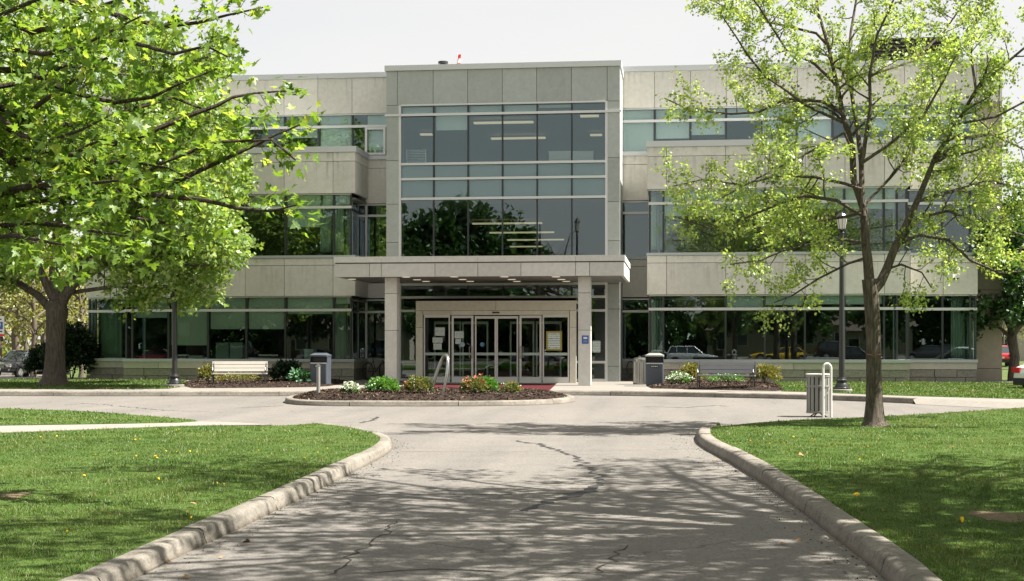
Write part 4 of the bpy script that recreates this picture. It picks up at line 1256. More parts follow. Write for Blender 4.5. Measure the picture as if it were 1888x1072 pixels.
# right tree -------------------------------------------------------
TR = Tree(11); d0 = 25.0; pm = F/d0
def wr(*a): return [x/2/pm for x in a]
trk = [(1613,786),(1612,776),(1612,740),(1611,690),(1611,640),(1609,590),(1606,545),(1603,515)]
TR.limb(pxlimb(trk, d0, 0), wr(56,39,31,28,27,27,28,28), 16)
spec = [
 ([(1603,520),(1600,480),(1597,450),(1592,390),(1578,330),(1570,270),(1555,220),(1545,160),(1532,90),(1512,20),(1500,-60),(1495,-150)], (26,24,22,20,17,15,13,11,9,7,5,3), -.4),
 ([(1592,400),(1590,350),(1590,300),(1584,255),(1570,200),(1562,130),(1568,60),(1580,0),(1590,-90),(1600,-170)], (15,14,13,12,10,9,7,6,5,3), 1.0),
 ([(1590,300),(1598,250),(1606,200),(1602,140),(1620,60),(1645,0),(1660,-80)], (12,10,9,8,6,5,3), -1.2),
 ([(1607,540),(1620,520),(1632,498),(1648,465),(1665,430),(1690,372),(1712,325),(1722,290),(1760,230),(1800,170),(1850,120),(1905,70),(1960,10)], (26,24,22,20,18,15,13,11,9,8,7,5,3), -.8),
 ([(1663,448),(1694,436),(1746,444),(1790,479),(1845,503),(1890,499),(1950,520)], (10,9,8,7,6,5,3), -1.5),
 ([(1720,300),(1775,252),(1830,248),(1890,272),(1950,300)], (9,8,7,5,3), .8),
 ([(1690,372),(1750,350),(1810,335),(1860,340),(1930,365)], (9,8,6,5,3), 1.6),
 ([(1800,170),(1790,100),(1800,30),(1810,-60)], (7,6,5,3), 1.0),
 ([(1760,230),(1840,215),(1900,180),(1970,170)], (7,6,5,3), -1.2),
 ([(1570,250),(1556,231),(1521,208),(1482,192),(1443,168),(1411,145),(1376,102),(1357,67),(1330,30)], (9,9,8,7,6,6,5,4,3), -1.3),
 ([(1532,90),(1505,63),(1435,43),(1388,35),(1349,20),(1310,-5),(1275,-40)], (8,7,6,5,4,4,3), 1.0),
 ([(1560,215),(1513,188),(1451,184),(1404,204),(1349,211),(1270,204),(1225,180)], (9,8,7,6,5,4,3), .9),
 ([(1575,290),(1556,247),(1513,270),(1466,298),(1435,313),(1368,345),(1320,372)], (9,8,7,6,5,4,3), -1.8),
 ([(1590,350),(1560,335),(1498,329),(1431,329),(1368,341),(1294,333),(1240,345)], (9,8,7,6,5,4,3), 1.5),
 ([(1594,400),(1545,372),(1482,362),(1439,372),(1368,404),(1310,419),(1240,400)], (10,9,8,7,5,4,3), -.4),
 ([(1597,450),(1560,440),(1510,445),(1450,460),(1400,480),(1345,490)], (9,8,6,5,4,3), -1.4),
 ([(1600,475),(1565,485),(1510,515),(1460,545),(1425,560)], (8,6,5,4,3), .6),
 ([(1632,498),(1665,490),(1700,505),(1720,530)], (7,6,4,3), -.9),
 ([(1648,465),(1690,400),(1750,390),(1810,410),(1870,430),(1930,440)], (10,9,7,6,5,3), 2.0),
 ([(1545,160),(1500,120),(1450,90),(1400,20),(1360,-40),(1330,-110)], (8,7,6,5,4,3), -1.6),
 ([(1602,140),(1680,110),(1740,60),(1790,-10),(1830,-80)], (7,6,5,4,3), 1.4),
 ([(1590,300),(1640,270),(1700,220),(1740,150),(1770,90)], (9,8,6,5,3), -2.0),
 ([(1592,390),(1560,400),(1500,410),(1450,420),(1390,440)], (9,8,6,5,3), 2.2),
 ([(1592,380),(1640,330),(1680,280),(1700,200),(1710,120)], (9,8,6,5,3), 2.2),
]
for pts, rad, dd in spec:
    q = pxlimb(pts, d0, dd + 1.0)
    q = [q[0]] + [p + Vector(TR.rng.normal(0, .02, 3)) for p in q[1:]]
    big = rad[0] > 14
    TR.limb(q, wr(*[x*.74 for x in rad]), 8 if big else 6, big)
    TR.grow(q, rad[0]/2/pm, .01, 2, .19, 1.05, .36 if big else .18, 7, .055, .12)
TR.build('maple_tree', 'slender forked tree with sparse fresh yellow green leaves on the right lawn', 'tree', G(1613, 785, .13), M['bark_mid'], M['leaf_spring'], .064, (LOBE_V, LOBE_F), None, .45, .35)
rg = MB().tube([W(1597+i*.1, 653, 24.8) for i in (0,)] + [W(1612, 656, 24.82), W(1626, 653, 24.85)], .008, 6)
rgo = rg.build('twine', M['ring']); tag(rgo, 'reddish twine tied round the trunk of the tree on the right lawn', 'twine')

# left mid tree ----------------------------------------------------
TM = Tree(23); d0 = 48.0; pm = F/d0
TM.limb(pxlimb([(100,711),(100,700),(101,680),(102,640),(103,600),(105,575),(104,555)], d0, 0), wr(66,46,38,34,35,40,34), 16)
spec = [
 ([(108,575),(122,545),(140,520),(190,490),(232,462),(300,432),(380,425),(445,455)], (20,18,16,13,10,8,6,3), -2),
 ([(98,575),(70,545),(30,520),(-20,490),(-90,460)], (17,15,12,9,4), 1),
 ([(104,560),(100,500),(105,430),(120,350),(130,250),(150,170),(185,90)], (22,20,17,13,10,7,3), .5),
 ([(108,560),(150,470),(200,380),(250,300),(300,230),(345,160)], (18,15,12,9,7,3), 1.5),
 ([(102,560),(60,470),(20,380),(-20,280),(0,180)], (17,14,11,8,3), -1),
 ([(140,500),(230,400),(330,350),(400,330),(440,310)], (12,10,8,6,3), 2.5),
 ([(190,490),(260,480),(330,490),(405,490)], (9,7,5,3), -3),
 ([(130,540),(200,530),(270,520),(350,505)], (8,7,5,3), -2.5),
 ([(120,350),(180,270),(250,190),(330,120),(385,105)], (10,8,7,5,3), -2),
 ([(200,380),(290,300),(360,240),(400,200)], (9,7,5,3), -3),
 ([(130,250),(80,180),(40,110),(10,60)], (9,7,5,3), 2),
 ([(60,470),(-20,420),(-90,380)], (9,7,3), -3),
 ([(105,430),(60,330),(40,250),(60,170)], (10,8,6,3), 3),
 ([(150,470),(250,450),(340,420),(430,400)], (9,7,5,3), 3.2),
 ([(250,300),(270,220),(280,140),(290,80)], (8,6,5,3), -1),
 ([(120,350),(200,330),(290,290),(370,270)], (8,7,5,3), -4),
 ([(105,430),(170,400),(260,370),(340,390),(400,420)], (9,8,6,5,3), -4.5),
]
for pts, rad, dd in spec:
    q = pxlimb(pts, d0, dd)
    big = rad[0] > 14
    TM.limb(q, wr(*rad), 8 if big else 6, big)
    TM.grow(q, rad[0]/2/pm, .02, 2, .36, 2.3, .24, 13, .17, .05)
TM.build('maple_tree', 'broad leafy tree with a thick forked trunk before the left wing', 'tree', G(100, 710, .16), M['bark_mid'], M['leaf_mid'], .17, (LOBE_V, LOBE_F), None, .45, .35)

# overhanging maple, upper left ------------------------------------
TF_ = Tree(37); d0 = 13.0
base = RGT*(-7.6) + FWD*13.6
def cam_pt(px, py, d): return W(px, py, d)
fork = base + Vector((0, 0, 3.1))
TF_.limb([base, base+Vector((0,0,.3)), base+Vector((.03,0,1.6)), fork, fork+Vector((.1,.05,1.5)), fork+Vector((.15,.2,4)), fork+Vector((.1,.3,6.5))], [.34,.27,.24,.25,.18,.11,.03], 12)
tips = [  # (way points px,py), end depth
 ([(-30,368),(60,345),(105,305)], [(160,270),(240,235)], 12.0),
 ([(0,352),(70,342),(140,342)], [(200,335),(260,330)], 11.2),
 ([(0,383),(90,372),(160,362)], [(220,350),(300,300),(400,262),(500,258),(545,296)], 12.6),
 ([(20,240),(75,190),(140,148)], [(190,110),(230,95)], 11.6),
 ([(195,272),(262,250),(345,215)], [(400,195),(428,180),(470,172),(530,168)], 13.2),
 ([(235,352),(310,342),(400,300)], [(470,268),(510,248),(565,226)], 12.8),
 ([(150,8),(215,28),(300,50)], [(365,42),(420,28),(485,14)], 12.4),
 ([(230,355),(300,362),(380,370)], [(440,385),(500,390),(548,378)], 12.2),
 ([(50,20),(150,60),(250,80)], [(320,100),(380,85),(420,105)], 12.0),
 ([(60,60),(130,40),(190,10)], [(250,-10),(300,-20)], 11.4),
 ([(40,130),(130,170),(210,190)], [(280,180),(340,150),(400,128)], 13.0),
 ([(-20,420),(60,410),(140,420)], [(190,430),(235,435)], 11.0),
 ([(-40,440),(30,435),(80,445)], [(120,452)], 10.6),
 ([(30,300),(110,280),(180,300)], [(250,300),(310,310),(350,330)], 11.8),
 ([(20,90),(80,100),(140,90)], [(200,60),(260,30)], 10.8),
 ([(-20,200),(40,250),(90,260)], [(150,240),(200,215)], 10.9),
 ([(40,320),(140,390),(230,400)], [(300,410),(350,420)], 13.4),
 ([(-50,50),(20,20),(90,-10)], [(150,-30)], 11.0),
 ([(60,230),(160,230),(250,200)], [(320,180),(370,200),(420,225)], 14.0),
 ([(0,160),(60,150),(120,120)], [(180,130),(240,140),(300,130)], 13.6),
]
for a, b, dd in tips:
    allp = a + b; n = len(allp)
    q = [fork + Vector((0,0,TF_.rng.uniform(0, 2.6)))]
    for i, (px, py) in enumerate(allp): q.append(W(px, py, 13.4 + (dd+.5-13.4)*((i+1)/n)))
    m0 = q[0].lerp(q[1], .5) + Vector((0,0,.25)); q.insert(1, m0)
    rr = [.038*(1-.9*i/(len(q)-1)) + .003 for i in range(len(q))]
    TF_.limb(q, rr, 7, True)
    TF_.grow(q, .026, .007, 2, .21, .60, .36, 2, .055, .0, tip=True)
# the rest of the crown, higher and further off to the left
for i in range(9):
    az = TF_.rng.uniform(-PI*.1, 2*PI); el = TF_.rng.uniform(.15, 1.2)
    if math.cos(az) > .25: el = max(el, .75)
    tipv = fork + Vector((math.cos(az)*math.cos(el), math.sin(az)*math.cos(el), math.sin(el)))*TF_.rng.uniform(3.5, 5.0)
    q = [fork + Vector((0,0,TF_.rng.uniform(.5, 3)))]; q += [q[0].lerp(tipv, .35) + Vector((0,0,.4)), q[0].lerp(tipv, .7) + Vector((0,0,.3)), tipv]
    TF_.limb(q, [.06,.04,.025,.008], 6, True)
    TF_.grow(q, .05, .01, 2, .7, 1.1, .35, 2, .07, .05)
TF_.build('maple_tree', 'overhanging maple with broad lobed leaves reaching in from the upper left', 'tree', base, M['bark_dark'], M['leaf_maple'], .080, maple_tmpl(), None, .55, .35, 300)

# generic trees ------------------------------------------------------
def generic(name, label, cat, loc, h, r, h0, seed, bark_m, leaf_m, leaf_size, nl=9, k=5, sp=.8, ln=1.9, group=None, tmpl=None, spread=.18, trunk_r=.2, flat=.4, lv=2):
    t = Tree(seed); rng = t.rng; b = Vector(loc)
    top = b + Vector((rng.normal(0,.2), rng.normal(0,.2), h*.72))
    hs = [0, .04*h, h0*.6, h0, (h0+h*.72)/2, h*.72]
    tp = [b + Vector((rng.normal(0,.05)*i*.5, rng.normal(0,.05)*i*.5, z)) for i, z in enumerate(hs)]
    t.limb(tp, [trunk_r*1.35, trunk_r*1.05, trunk_r*.92, trunk_r*.9, trunk_r*.55, trunk_r*.15], 10)
    cz = (h0*.85 + h)/2; rz_ = (h - h0*.85)/2
    for i in range(nl):
        az = 2*PI*(i*.382 + rng.uniform(-.05,.05)); u = 1 - 2*(i+.5)/nl; u = max(u, -.8)
        e = Vector((math.cos(az)*math.sqrt(1-u*u)*r, math.sin(az)*math.sqrt(1-u*u)*r, u*rz_))*rng.uniform(.78, .98)
        tip = b + Vector((0,0,cz)) + e
        s0 = tp[3].lerp(tp[5], min(max((u+.7)/1.7, 0), .9))
        q = [s0, s0.lerp(tip, .35) + Vector((0,0,.06*h*rng.uniform(.2,1))), s0.lerp(tip, .7) + Vector((rng.normal(0,.15), rng.normal(0,.15), .03*h)), tip]
        t.limb(q, [trunk_r*.45, trunk_r*.32, trunk_r*.2, .015], 6, True)
        t.grow(q, trunk_r*.35, .02, lv, sp, ln, .2, k, spread, .08)
    o = t.build(name, label, cat, loc, bark_m, leaf_m, leaf_size, tmpl or (TRI_V, TRI_F), group, flat, .3)
    return o

# dark maple at the right end of the building
generic('maple_tree', 'dense dark green tree at the right end of the building', 'tree', tuple(W(1870, 706, 53.5).xy)+(.05,), 7.0, 2.5, 1.7, 41, M['bark_mid'], M['leaf_dark'], .19, 18, 15, .42, 1.5, None, (LOBE_V, LOBE_F), .14, .20)
# trees in the distance beyond the left end
gL = 'pale spring trees in the distance beyond the left end of the building'
lbL = 'pale yellow green spring tree standing far beyond the dark car'
spots = [(26,66,104,10),(30,0,92,9),(62,0,84,8.5),(84,0,100,10),(124,0,96,9),(150,0,88,9),(-20,0,86,9),(46,0,118,11),(105,0,122,12),(-60,0,100,11),(140,0,130,12),(0,0,134,12),(80,0,140,13)]
protoA = protoB = None
for i, (px, _, d, h) in enumerate(spots):
    p = W(px, 632, d); z = gz(p.x, p.y)
    if i == 0:
        protoA = o = generic('spring_tree', lbL, 'tree', (p.x, p.y, z), 9.5, 3.6, 2.4, 51, M['bark_far'], M['leaf_far'], .26, 11, 3, .75, 1.9, gL, None, .16, .17)
    elif i == 1:
        protoB = o = generic('spring_tree', lbL, 'tree', (p.x, p.y, z), 10.5, 4.2, 3.0, 52, M['bark_far'], M['leaf_far'], .28, 12, 3, .8, 2.1, gL, None, .18, .22)
    else:
        o = dup(protoA if i % 2 else protoB); o.location = (p.x, p.y, z); o.rotation_euler.z = i*1.7; k_ = h/10*random.uniform(.95, 1.1); o.scale = (k_, k_, k_)
# trees to the right of the building
gR = 'pale trees in the distance beyond the right end of the building'
for i, (px, d, s_) in enumerate([(1902,86,.62),(1850,120,.6),(1950,100,.8),(1880,140,.7)]):
    o = dup(protoA if i % 2 else protoB); p = W(px, 632, d); o.location = (p.x, p.y, -.05); o.rotation_euler.z = 2+i; o.scale = (s_, s_, s_)
    tag(o, 'pale spring tree in the distance beyond the right end of the building', 'tree', gR)
# tree standing to the right of the frame, its crown shading the near drive
def shade_tree():
    for seed, px_, d_, h, r, h0 in ((61, 7.8, 11.3, 12.5, 9.0, 5.8), (62, 8.6, 3.0, 12.0, 8.6, 5.4)):
        p = RGT*px_ + FWD*d_
        generic('maple_tree', 'tree beside the drive just right of the view, shading the near asphalt' if seed == 61 else 'second tree right of the view, behind the camera', 'tree', (p.x, p.y, .13), h, r, h0, seed, M['bark_mid'], M['leaf_spring'], .125, 46, 5, .46, 1.9, None, (LOBE_V, LOBE_F), .14, .2)
shade_tree()
# trees across the road, seen only as reflections in the glass
gB = 'dark trees reflected in the office windows'
protoC = None
bspots = [(-31,-18,1.0),(-25,-14,1.05),(-19.5,-19,1.08),(-16.6,-26,.98),(-37,-22,1.1),(-44,-16,1.0),(-22.5,-30,1.0),(-2,-34,.6),(5,-30,.66),(12,-33,.7),(19,-27,.72),(27,-30,.72),(36,-26,.75),(-52,-24,1.1)]
for i, (x, y, s_) in enumerate(bspots):
    if i == 0:
        protoC = o = generic('shade_tree', 'dense dark tree across the road, reflected in the office windows', 'tree', (x, y, -.03), 14.0, 5.0, 2.4, 71, M['bark_far'], M['leaf_dark'], .60, 18, 9, .9, 2.6, gB, None, .4, .28)
    else:
        o = dup(protoC); o.location = (x, y, -.03); o.rotation_euler.z = i*2.3; o.scale = (s_, s_, s_*random.uniform(.95, 1.05))

# ------------------------------------------------------------------ grass blades
def grass_mat():
    m = NM('grass_blade'); m.n.remove(m.b); geo = m.new('ShaderNodeNewGeometry'); p = geo.outputs['Position']
    c = m.ramp(geo.outputs['Random Per Island'], [(0, (.030,.076,.008,1)), (.45, (.062,.118,.018,1)), (.82, (.105,.160,.036,1)), (.93, (.18,.20,.085,1)), (1, (.30,.27,.15,1))])
    n1 = m.noise(p, .55, 5, .6); n2 = m.noise(m.map(p, (.5, 3, 1)), 1.2, 4, .6)
    c = m.mix(1.0, c, m.ramp(n1, [(.3, (.66,.80,.7,1)), (.48, (1,1,1,1)), (.72, (1.65,1.22,1.5,1))]), 'MULTIPLY')
    n3 = m.noise(m.map(p, (1.5, 1.5, 1)), 2.2, 5, .7)
    c = m.mix(m.ramp(n3, [(.58, (0,0,0,1)), (.74, (.5,.5,.5,1))]), c, (.17, .17, .075, 1))
    c = m.mix(1.0, c, m.ramp(n2, [(.35, (.80,.85,.8,1)), (.7, (1.3,1.2,1.45,1))]), 'MULTIPLY')
    d = m.new('ShaderNodeBsdfDiffuse'); m.l(c, d.inputs[0]); t = m.new('ShaderNodeBsdfTranslucent'); m.l(m.mix(1.0, c, (1.3,1.35,.7,1), 'MULTIPLY'), t.inputs[0])
    go = m.new('ShaderNodeBsdfGlossy'); go.inputs['Roughness'].default_value = .42; go.inputs['Color'].default_value = (.9,.95,.9,1)
    a = m.new('ShaderNodeMixShader'); a.inputs[0].default_value = .35; m.l(d.outputs[0], a.inputs[1]); m.l(t.outputs[0], a.inputs[2])
    b = m.new('ShaderNodeMixShader'); b.inputs[0].default_value = .02; m.l(a.outputs[0], b.inputs[1]); m.l(go.outputs[0], b.inputs[2])
    m.l(b.outputs[0], m.out.inputs[0]); return m.m
M['grass'] = grass_mat()

BARE = [(G(px, py, LZ).x, G(px, py, LZ).y, r_) for px, py, r_ in ((1835, 952, .6), (22, 914, .35))]
def grass(poly, z, label, bands, h0=.030):
    A = np.array([(p[0], p[1]) for p in poly]); out = []
    lo, hi = A.min(0), A.max(0); lo = np.maximum(lo, (-27, 7)); hi = np.minimum(hi, (24, 56))
    for d0_, d1_, dens, hw, hk in bands:
        n = int((hi-lo).prod()*dens)
        P = inside(A, RNG.uniform(lo, hi, (n, 2)))
        dep = P @ np.array(FWD.xy); lat = P @ np.array(RGT.xy)
        keep = np.ones(len(P), bool)
        for cx_, cy_, rr_ in BARE:
            q_ = np.hypot(P[:,0]-cx_, P[:,1]-cy_)/rr_; keep &= ~((q_ < 1.0) & (RNG.uniform(0, 1, len(P)) > .12 + .75*q_**3))
        P = P[keep]; dep = dep[keep]; lat = lat[keep]
        P = P[(dep > d0_) & (dep < d1_) & (np.abs(lat/dep) < .375)]
        n = len(P)
        if not n: continue
        az = RNG.uniform(0, 2*PI, n); h = h0*hk*RNG.gamma(9, 1/9, n)
        # clumps
        cl = .75 + .5*np.sin(P[:,0]*5.1 + 2*np.sin(P[:,1]*3.7))*np.sin(P[:,1]*4.3 + 2*np.sin(P[:,0]*2.9))
        h *= np.clip(cl, .45, 1.4)
        w_ = hw*RNG.uniform(.7, 1.3, n); lean = h*RNG.normal(0, .55, n); lean2 = h*RNG.normal(0, .55, n)
        b = np.column_stack([P, np.full(n, z)]); s_ = np.column_stack([np.cos(az), np.sin(az), np.zeros(n)])*w_[:,None]
        m_ = b + np.column_stack([lean*.3, lean2*.3, h*.6]); t = b + np.column_stack([lean, lean2, h])
        out.append(np.stack([b - s_, b + s_, m_ + s_*.7, t, m_ - s_*.7], 1))
    V = np.concatenate(out); k = np.arange(len(V))[:, None]*5
    Fc = np.concatenate([k + np.array([0,1,2]), k + np.array([0,2,4]), k + np.array([4,2,3])], 1)
    o = link('grass', np_mesh('grass', V, Fc, M['grass'], 3)); tag(o, label, kind='stuff')
near = [(6, 12, 4200, .0022, 1), (12, 16, 2600, .0027, 1), (16, 22, 1500, .0034, 1), (22, 40, 800, .0048, 1)]
grass(lawnL, LZ-.005, 'short grass of the lawn left of the drive', near)
grass(lawnR, LZ-.005, 'short grass of the lawn right of the drive', near)
grass(wedge, LZ-.005, 'short grass of the narrow lawn wedge', [(20, 60, 300, .009, 1.1)])
far_ = [(30, 70, 240, .013, 1.3)]
grass([(p.x, p.y) for p in stripL] + [(X(345, YW), YW), (-26, YW+.5), (-26, 47)], .155, 'grass strip along the left wing', far_)
grass([(p.x, p.y) for p in stripR] + [(24, 52.7), (X(1425, YW), YW)], .155, 'grass strip along the right wing', far_)
# bare patches
def patch(px, py, rx, ry, label):
    c = G(px, py, LZ); pts = [c + RGT*rx*math.cos(a)*random.uniform(.45,1.3) + FWD*ry*math.sin(a)*random.uniform(.45,1.3) for a in np.linspace(0, 2*PI, 18)[:-1]]
    pts = smooth_poly(pts, 2, True); n = len(pts)
    mb = MB().add([(c.x, c.y, LZ+.012)] + [(c.x + (p.x-c.x)*.6, c.y + (p.y-c.y)*.6, LZ+.010) for p in pts] + [(p.x, p.y, LZ+.002) for p in pts],
                  [(0, 1+i, 1+(i+1) % n) for i in range(n)] + [(1+i, 1+n+i, 1+n+(i+1) % n, 1+(i+1) % n) for i in range(n)])
    tag(mb.build('bare_soil', M['dirt'], None, True), label, kind='structure')
patch(1838, 952, .33, .5, 'bare earthy patch in the right lawn')
patch(20, 914, .2, .3, 'bare earthy patch in the left lawn')

# dandelions, fallen leaves --------------------------------------------
fl = MB(); nP = 14
for ring, (r_, z_) in enumerate(((.022, .004), (.014, .012))):
    for k in range(nP):
        a = 2*PI*k/nP + ring*.2; a2 = a + .24
        fl.add([(r_*.2*math.cos(a), r_*.2*math.sin(a), z_), (r_*math.cos(a), r_*math.sin(a), z_+.006), (r_*math.cos(a2), r_*math.sin(a2), z_+.006)], [(0,1,2)])
fl.lathe([(.004, -.01), (.009, .004), (.006, .017)], (0,0,0), 8)
flower_me = fl.mesh('flower_head', M['yellow'])
stem_me = MB().tube([(0,0,-.075), (.004,0,-.04), (0,0,-.005)], .003, 5).mesh('stem', M['leaf_box'])
def dandelion(px, py, group, label, k=.66):
    p = G(px, py, LZ+.05)
    t = thing('dandelion', label, 'dandelion', (p.x, p.y, LZ), random.uniform(0, 6), group)
    a = link('flower_head', flower_me, t); a.location = (0, 0, .065); a.rotation_euler = (random.gauss(.35,.3), random.gauss(0,.3), 0); a.scale = (k, k, k)
    b = link('stem', stem_me, t); b.location = (0, 0, .07)
for px, py in [(802,-1),(75,808),(105,806),(268,786),(275,785),(288,793),(325,795),(330,794),(250,813),(258,812),(152,807),(176,841),(306,835),(325,836),(286,844),(290,847),(252,843),(350,835),(363,836),(477,833),(476,813),(586,837),(604,829),(215,840),(655,800),(155,880),(292,886),(561,847),(532,874)]:
    if py > 0: dandelion(px, py, 'yellow dandelions in the left lawn', 'small yellow dandelion flower in the lawn left of the drive')
dandelion(401, 894, None, 'yellow dandelion in the left shade, left of a close pair'); dandelion(413, 896, None, 'yellow dandelion in the left shade, right of a close pair')
dandelion(346, 948, None, 'yellow dandelion near the left kerb, upper of two'); dandelion(352, 958, None, 'yellow dandelion near the left kerb, lower of two')
dandelion(123, 984, None, 'yellow dandelion lowest in the left lawn')
for px, py in [(1384,815),(1419,820),(1445,819),(1451,836),(1463,808),(1492,810),(1497,811),(1502,813),(1509,865),(1600,826),(1568,812),(1874,860),(1757,826),(1664,835),(1540,822),(1620,812),(1585,850),(1780,840),(1575,916)]:
    dandelion(px, py, 'yellow dandelions in the right lawn', 'small yellow dandelion flower in the lawn right of the drive')
dandelion(1580, 916, None, 'yellow dandelion at the shade edge of the right lawn', 1.2)
dandelion(1774, 963, None, 'large yellow dandelion beside the bare patch in the right lawn', 1.5)
lf_me = np_mesh('dry_leaf', maple_tmpl()[0]*.05, maple_tmpl()[1], M['dry_leaf'], 3)
for px, py, z in [(89,912,LZ),(352,936,LZ),(205,963,LZ),(712,856,0),(700,853,0),(1398,887,0),(1470,997,0),(1495,1022,0),(1440,1005,0),(348,1066,0),(305,1038,0),(530,960,0),(1479,844,LZ),(1588,950,LZ),(640,930,0),(545,945,0),(690,880,0),(1360,870,0),(1320,850,0),(1530,1040,0),(1555,1058,0),(150,858,LZ),(460,1000,0),(410,1030,0)]:
    p = G(px, py, z); o = link('dry_leaf', lf_me); o.location = (p.x, p.y, z+(.045 if z else .012)); o.rotation_euler = (random.gauss(0,.3), random.gauss(0,.3), random.uniform(0, 6)); s_ = random.uniform(.7, 1.4); o.scale = (s_, s_, s_)
    tag(o, 'small dry brown leaf lying beside the drive', 'fallen leaf', 'dry leaves and bits of litter on lawn and drive')
# gritty litter along the kerbs
def grit(path, side, n, label):
    pts = resample([(p.x, p.y, 0) for p in path], .1); pts = [Vector((p[0], p[1], 0)) for p in pts]; c = []
    for _ in range(n):
        i = random.randrange(len(pts)-1); t = (pts[i+1]-pts[i]).normalized(); nr = Vector((-t.y, t.x, 0))*side
        q = pts[i] - nr*abs(random.gauss(0, .16)) - nr*.01; c.append((q.x, q.y, .006))
    c = np.array(c); L = RNG.uniform(.003, .011, len(c)); V, Fq = blades_quads(c, L, L*.5)
    tag(link('leaf_litter', np_mesh('leaf_litter', V, Fq, M['chip'], 4)), label, kind='stuff')
grit(lk, 1, 900, 'dry litter along the left kerb'); grit(rk, -1, 900, 'dry litter along the right kerb')

# ------------------------------------------------------------------ shrubs and flowers
def shrub(name, label, px, py, d, w_, h, leaf_m, size, n, seed, cat='shrub', flowers=None, z0=.18, tmpl=None, shell=.55, nfl=0, flsize=.05, lumpy=.18, flat=.35):
    rng = np.random.default_rng(seed)
    p = W(px, py, d); loc = Vector((p.x, p.y, z0))
    root = thing(name, label, cat, loc)
    st = MB()
    for i in range(9):
        a = rng.uniform(0, 2*PI); r_ = rng.uniform(.3, .8)
        st.tube([(0,0,-.03), (math.cos(a)*w_*.2*r_, math.sin(a)*w_*.2*r_, h*.45), (math.cos(a)*w_*.42*r_, math.sin(a)*w_*.42*r_, h*.85)], [.014,.01,.004], 5)
    tag(st.build('stems', M['bark_mid'], root), kind='stuff')
    u = rng.normal(0, 1, (n, 3)); u[:,2] = np.abs(u[:,2])*1.0 - .15; u /= np.linalg.norm(u, axis=1)[:, None]
    lump = 1 + lumpy*np.sin(u[:,0]*7+seed)*np.sin(u[:,1]*6+seed*2)*np.sin(u[:,2]*5+1) + lumpy*.6*np.sin(u[:,0]*15)*np.sin(u[:,2]*13+seed)
    r_ = (shell + (1-shell)*rng.uniform(0, 1, n)**.5)*lump*rng.uniform(.9, 1.06, n)
    P = np.column_stack([u[:,0]*w_/2*r_, u[:,1]*w_/2*r_, np.maximum(u[:,2]*h*.62*r_ + h*.36, .01)])
    me = leaves_mesh('foliage', P, u, size, tmpl or (TRI_V, TRI_F), leaf_m, rng, flat, -.1)
    tag(link('foliage', me, root), kind='stuff')
    if flowers:
        k = rng.choice(n, nfl); Pf = P[k]*1.05; Pf = Pf[Pf[:,2] > h*.45]
        fm = MB()
        for q in Pf:
            s_ = flsize*rng.uniform(.7, 1.2)
            for j in range(6):
                a = 2*PI*j/6; b = a+.9; e = rng.normal(0, .3, 3)
                fm.add([(q[0], q[1], q[2]), (q[0]+s_*math.cos(a), q[1]+s_*math.sin(a)*.8, q[2]+s_*(.4+e[0])), (q[0]+s_*math.cos(b), q[1]+s_*math.sin(b)*.8, q[2]+s_*(.4+e[1]))], [(0,1,2)])
        tag(fm.build('flowers', flowers, root), kind='stuff')
    return root
shrub('flowering_plant', 'low white flowering plant at the left end of the island', 645, 724, 37.3, .50, .32, M['leaf_box'], .05, 700, 1, 'flower', M['white_pet'], .20, nfl=220, flsize=.05)
shrub('boxwood', 'rounded bright green boxwood left on the island', 706, 720, 37.6, .84, .46, M['leaf_box'], .05, 4200, 2, 'shrub', None, .22)
shrub('rose_bush', 'pink flowering bush on the island left of the steel loop', 771, 726, 36.8, .72, .50, M['leaf_rose'], .055, 1900, 3, 'shrub', M['red_pet'], .22, nfl=16, flsize=.06, lumpy=.25)
shrub('boxwood', 'rounded green boxwood behind the coral flowering bush on the island', 897, 721, 37.6, .62, .46, M['leaf_box'], .05, 3000, 4, 'shrub', None, .22)
shrub('rose_bush', 'coral flowering bush at the middle of the island', 874, 727, 36.7, .68, .48, M['leaf_rose'], .055, 1700, 5, 'shrub', M['red_pet'], .22, nfl=46, flsize=.06, lumpy=.25)
shrub('rose_bush', 'small coral flowering bush at the right of the island', 943, 724, 37.2, .50, .33, M['leaf_rose'], .055, 800, 6, 'shrub', M['red_pet'], .22, nfl=12, flsize=.055, lumpy=.3)
shrub('shrub', 'yellowish shrub at the left end of the cream bench', 382, 703, 48.5, .62, .62, M['leaf_shrub'], .075, 900, 7, z0=.20, lumpy=.3)
shrub('shrub', 'low yellow green plant showing under the cream bench', 440, 706, 49.0, 1.5, .36, M['leaf_shrub'], .07, 800, 8, z0=.20)
shrub('shrub', 'dark spiky evergreen shrub right of the cream bench', 528, 704, 49.0, 1.0, .72, M['leaf_yew'], .11, 2600, 9, z0=.20, lumpy=.35)
shrub('hosta_plant', 'blue green hosta with broad leaves near the left bin', 553, 708, 47.6, .62, .42, M['leaf_hosta'], .19, 130, 10, 'plant', None, .20, (SMALL_V, SMALL_F))
shrub('shrub', 'small yellowish shrub left of the slate blue bin', 583, 704, 48.5, .5, .42, M['leaf_shrub'], .07, 500, 11, z0=.20)
shrub('flowering_plant', 'white flowering plant beside the right slate blue bin', 1253, 712, 46.5, .78, .42, M['leaf_box'], .055, 1200, 12, 'flower', M['white_pet'], .20, nfl=260, flsize=.05)
shrub('shrub', 'yellow green shrub at the left end of the grey bench', 1276, 704, 48.2, .80, .68, M['leaf_shrub'], .07, 1900, 13, z0=.20, lumpy=.3)
shrub('shrub', 'low leafy plant behind the grey bench', 1340, 706, 48.5, 1.3, .36, M['leaf_box'], .07, 700, 14, z0=.20)
shrub('shrub', 'rounded reddish green shrub at the right end of the grey bench', 1410, 710, 47.2, 1.0, .66, M['leaf_shrub'], .07, 2600, 15, z0=.20, lumpy=.25)
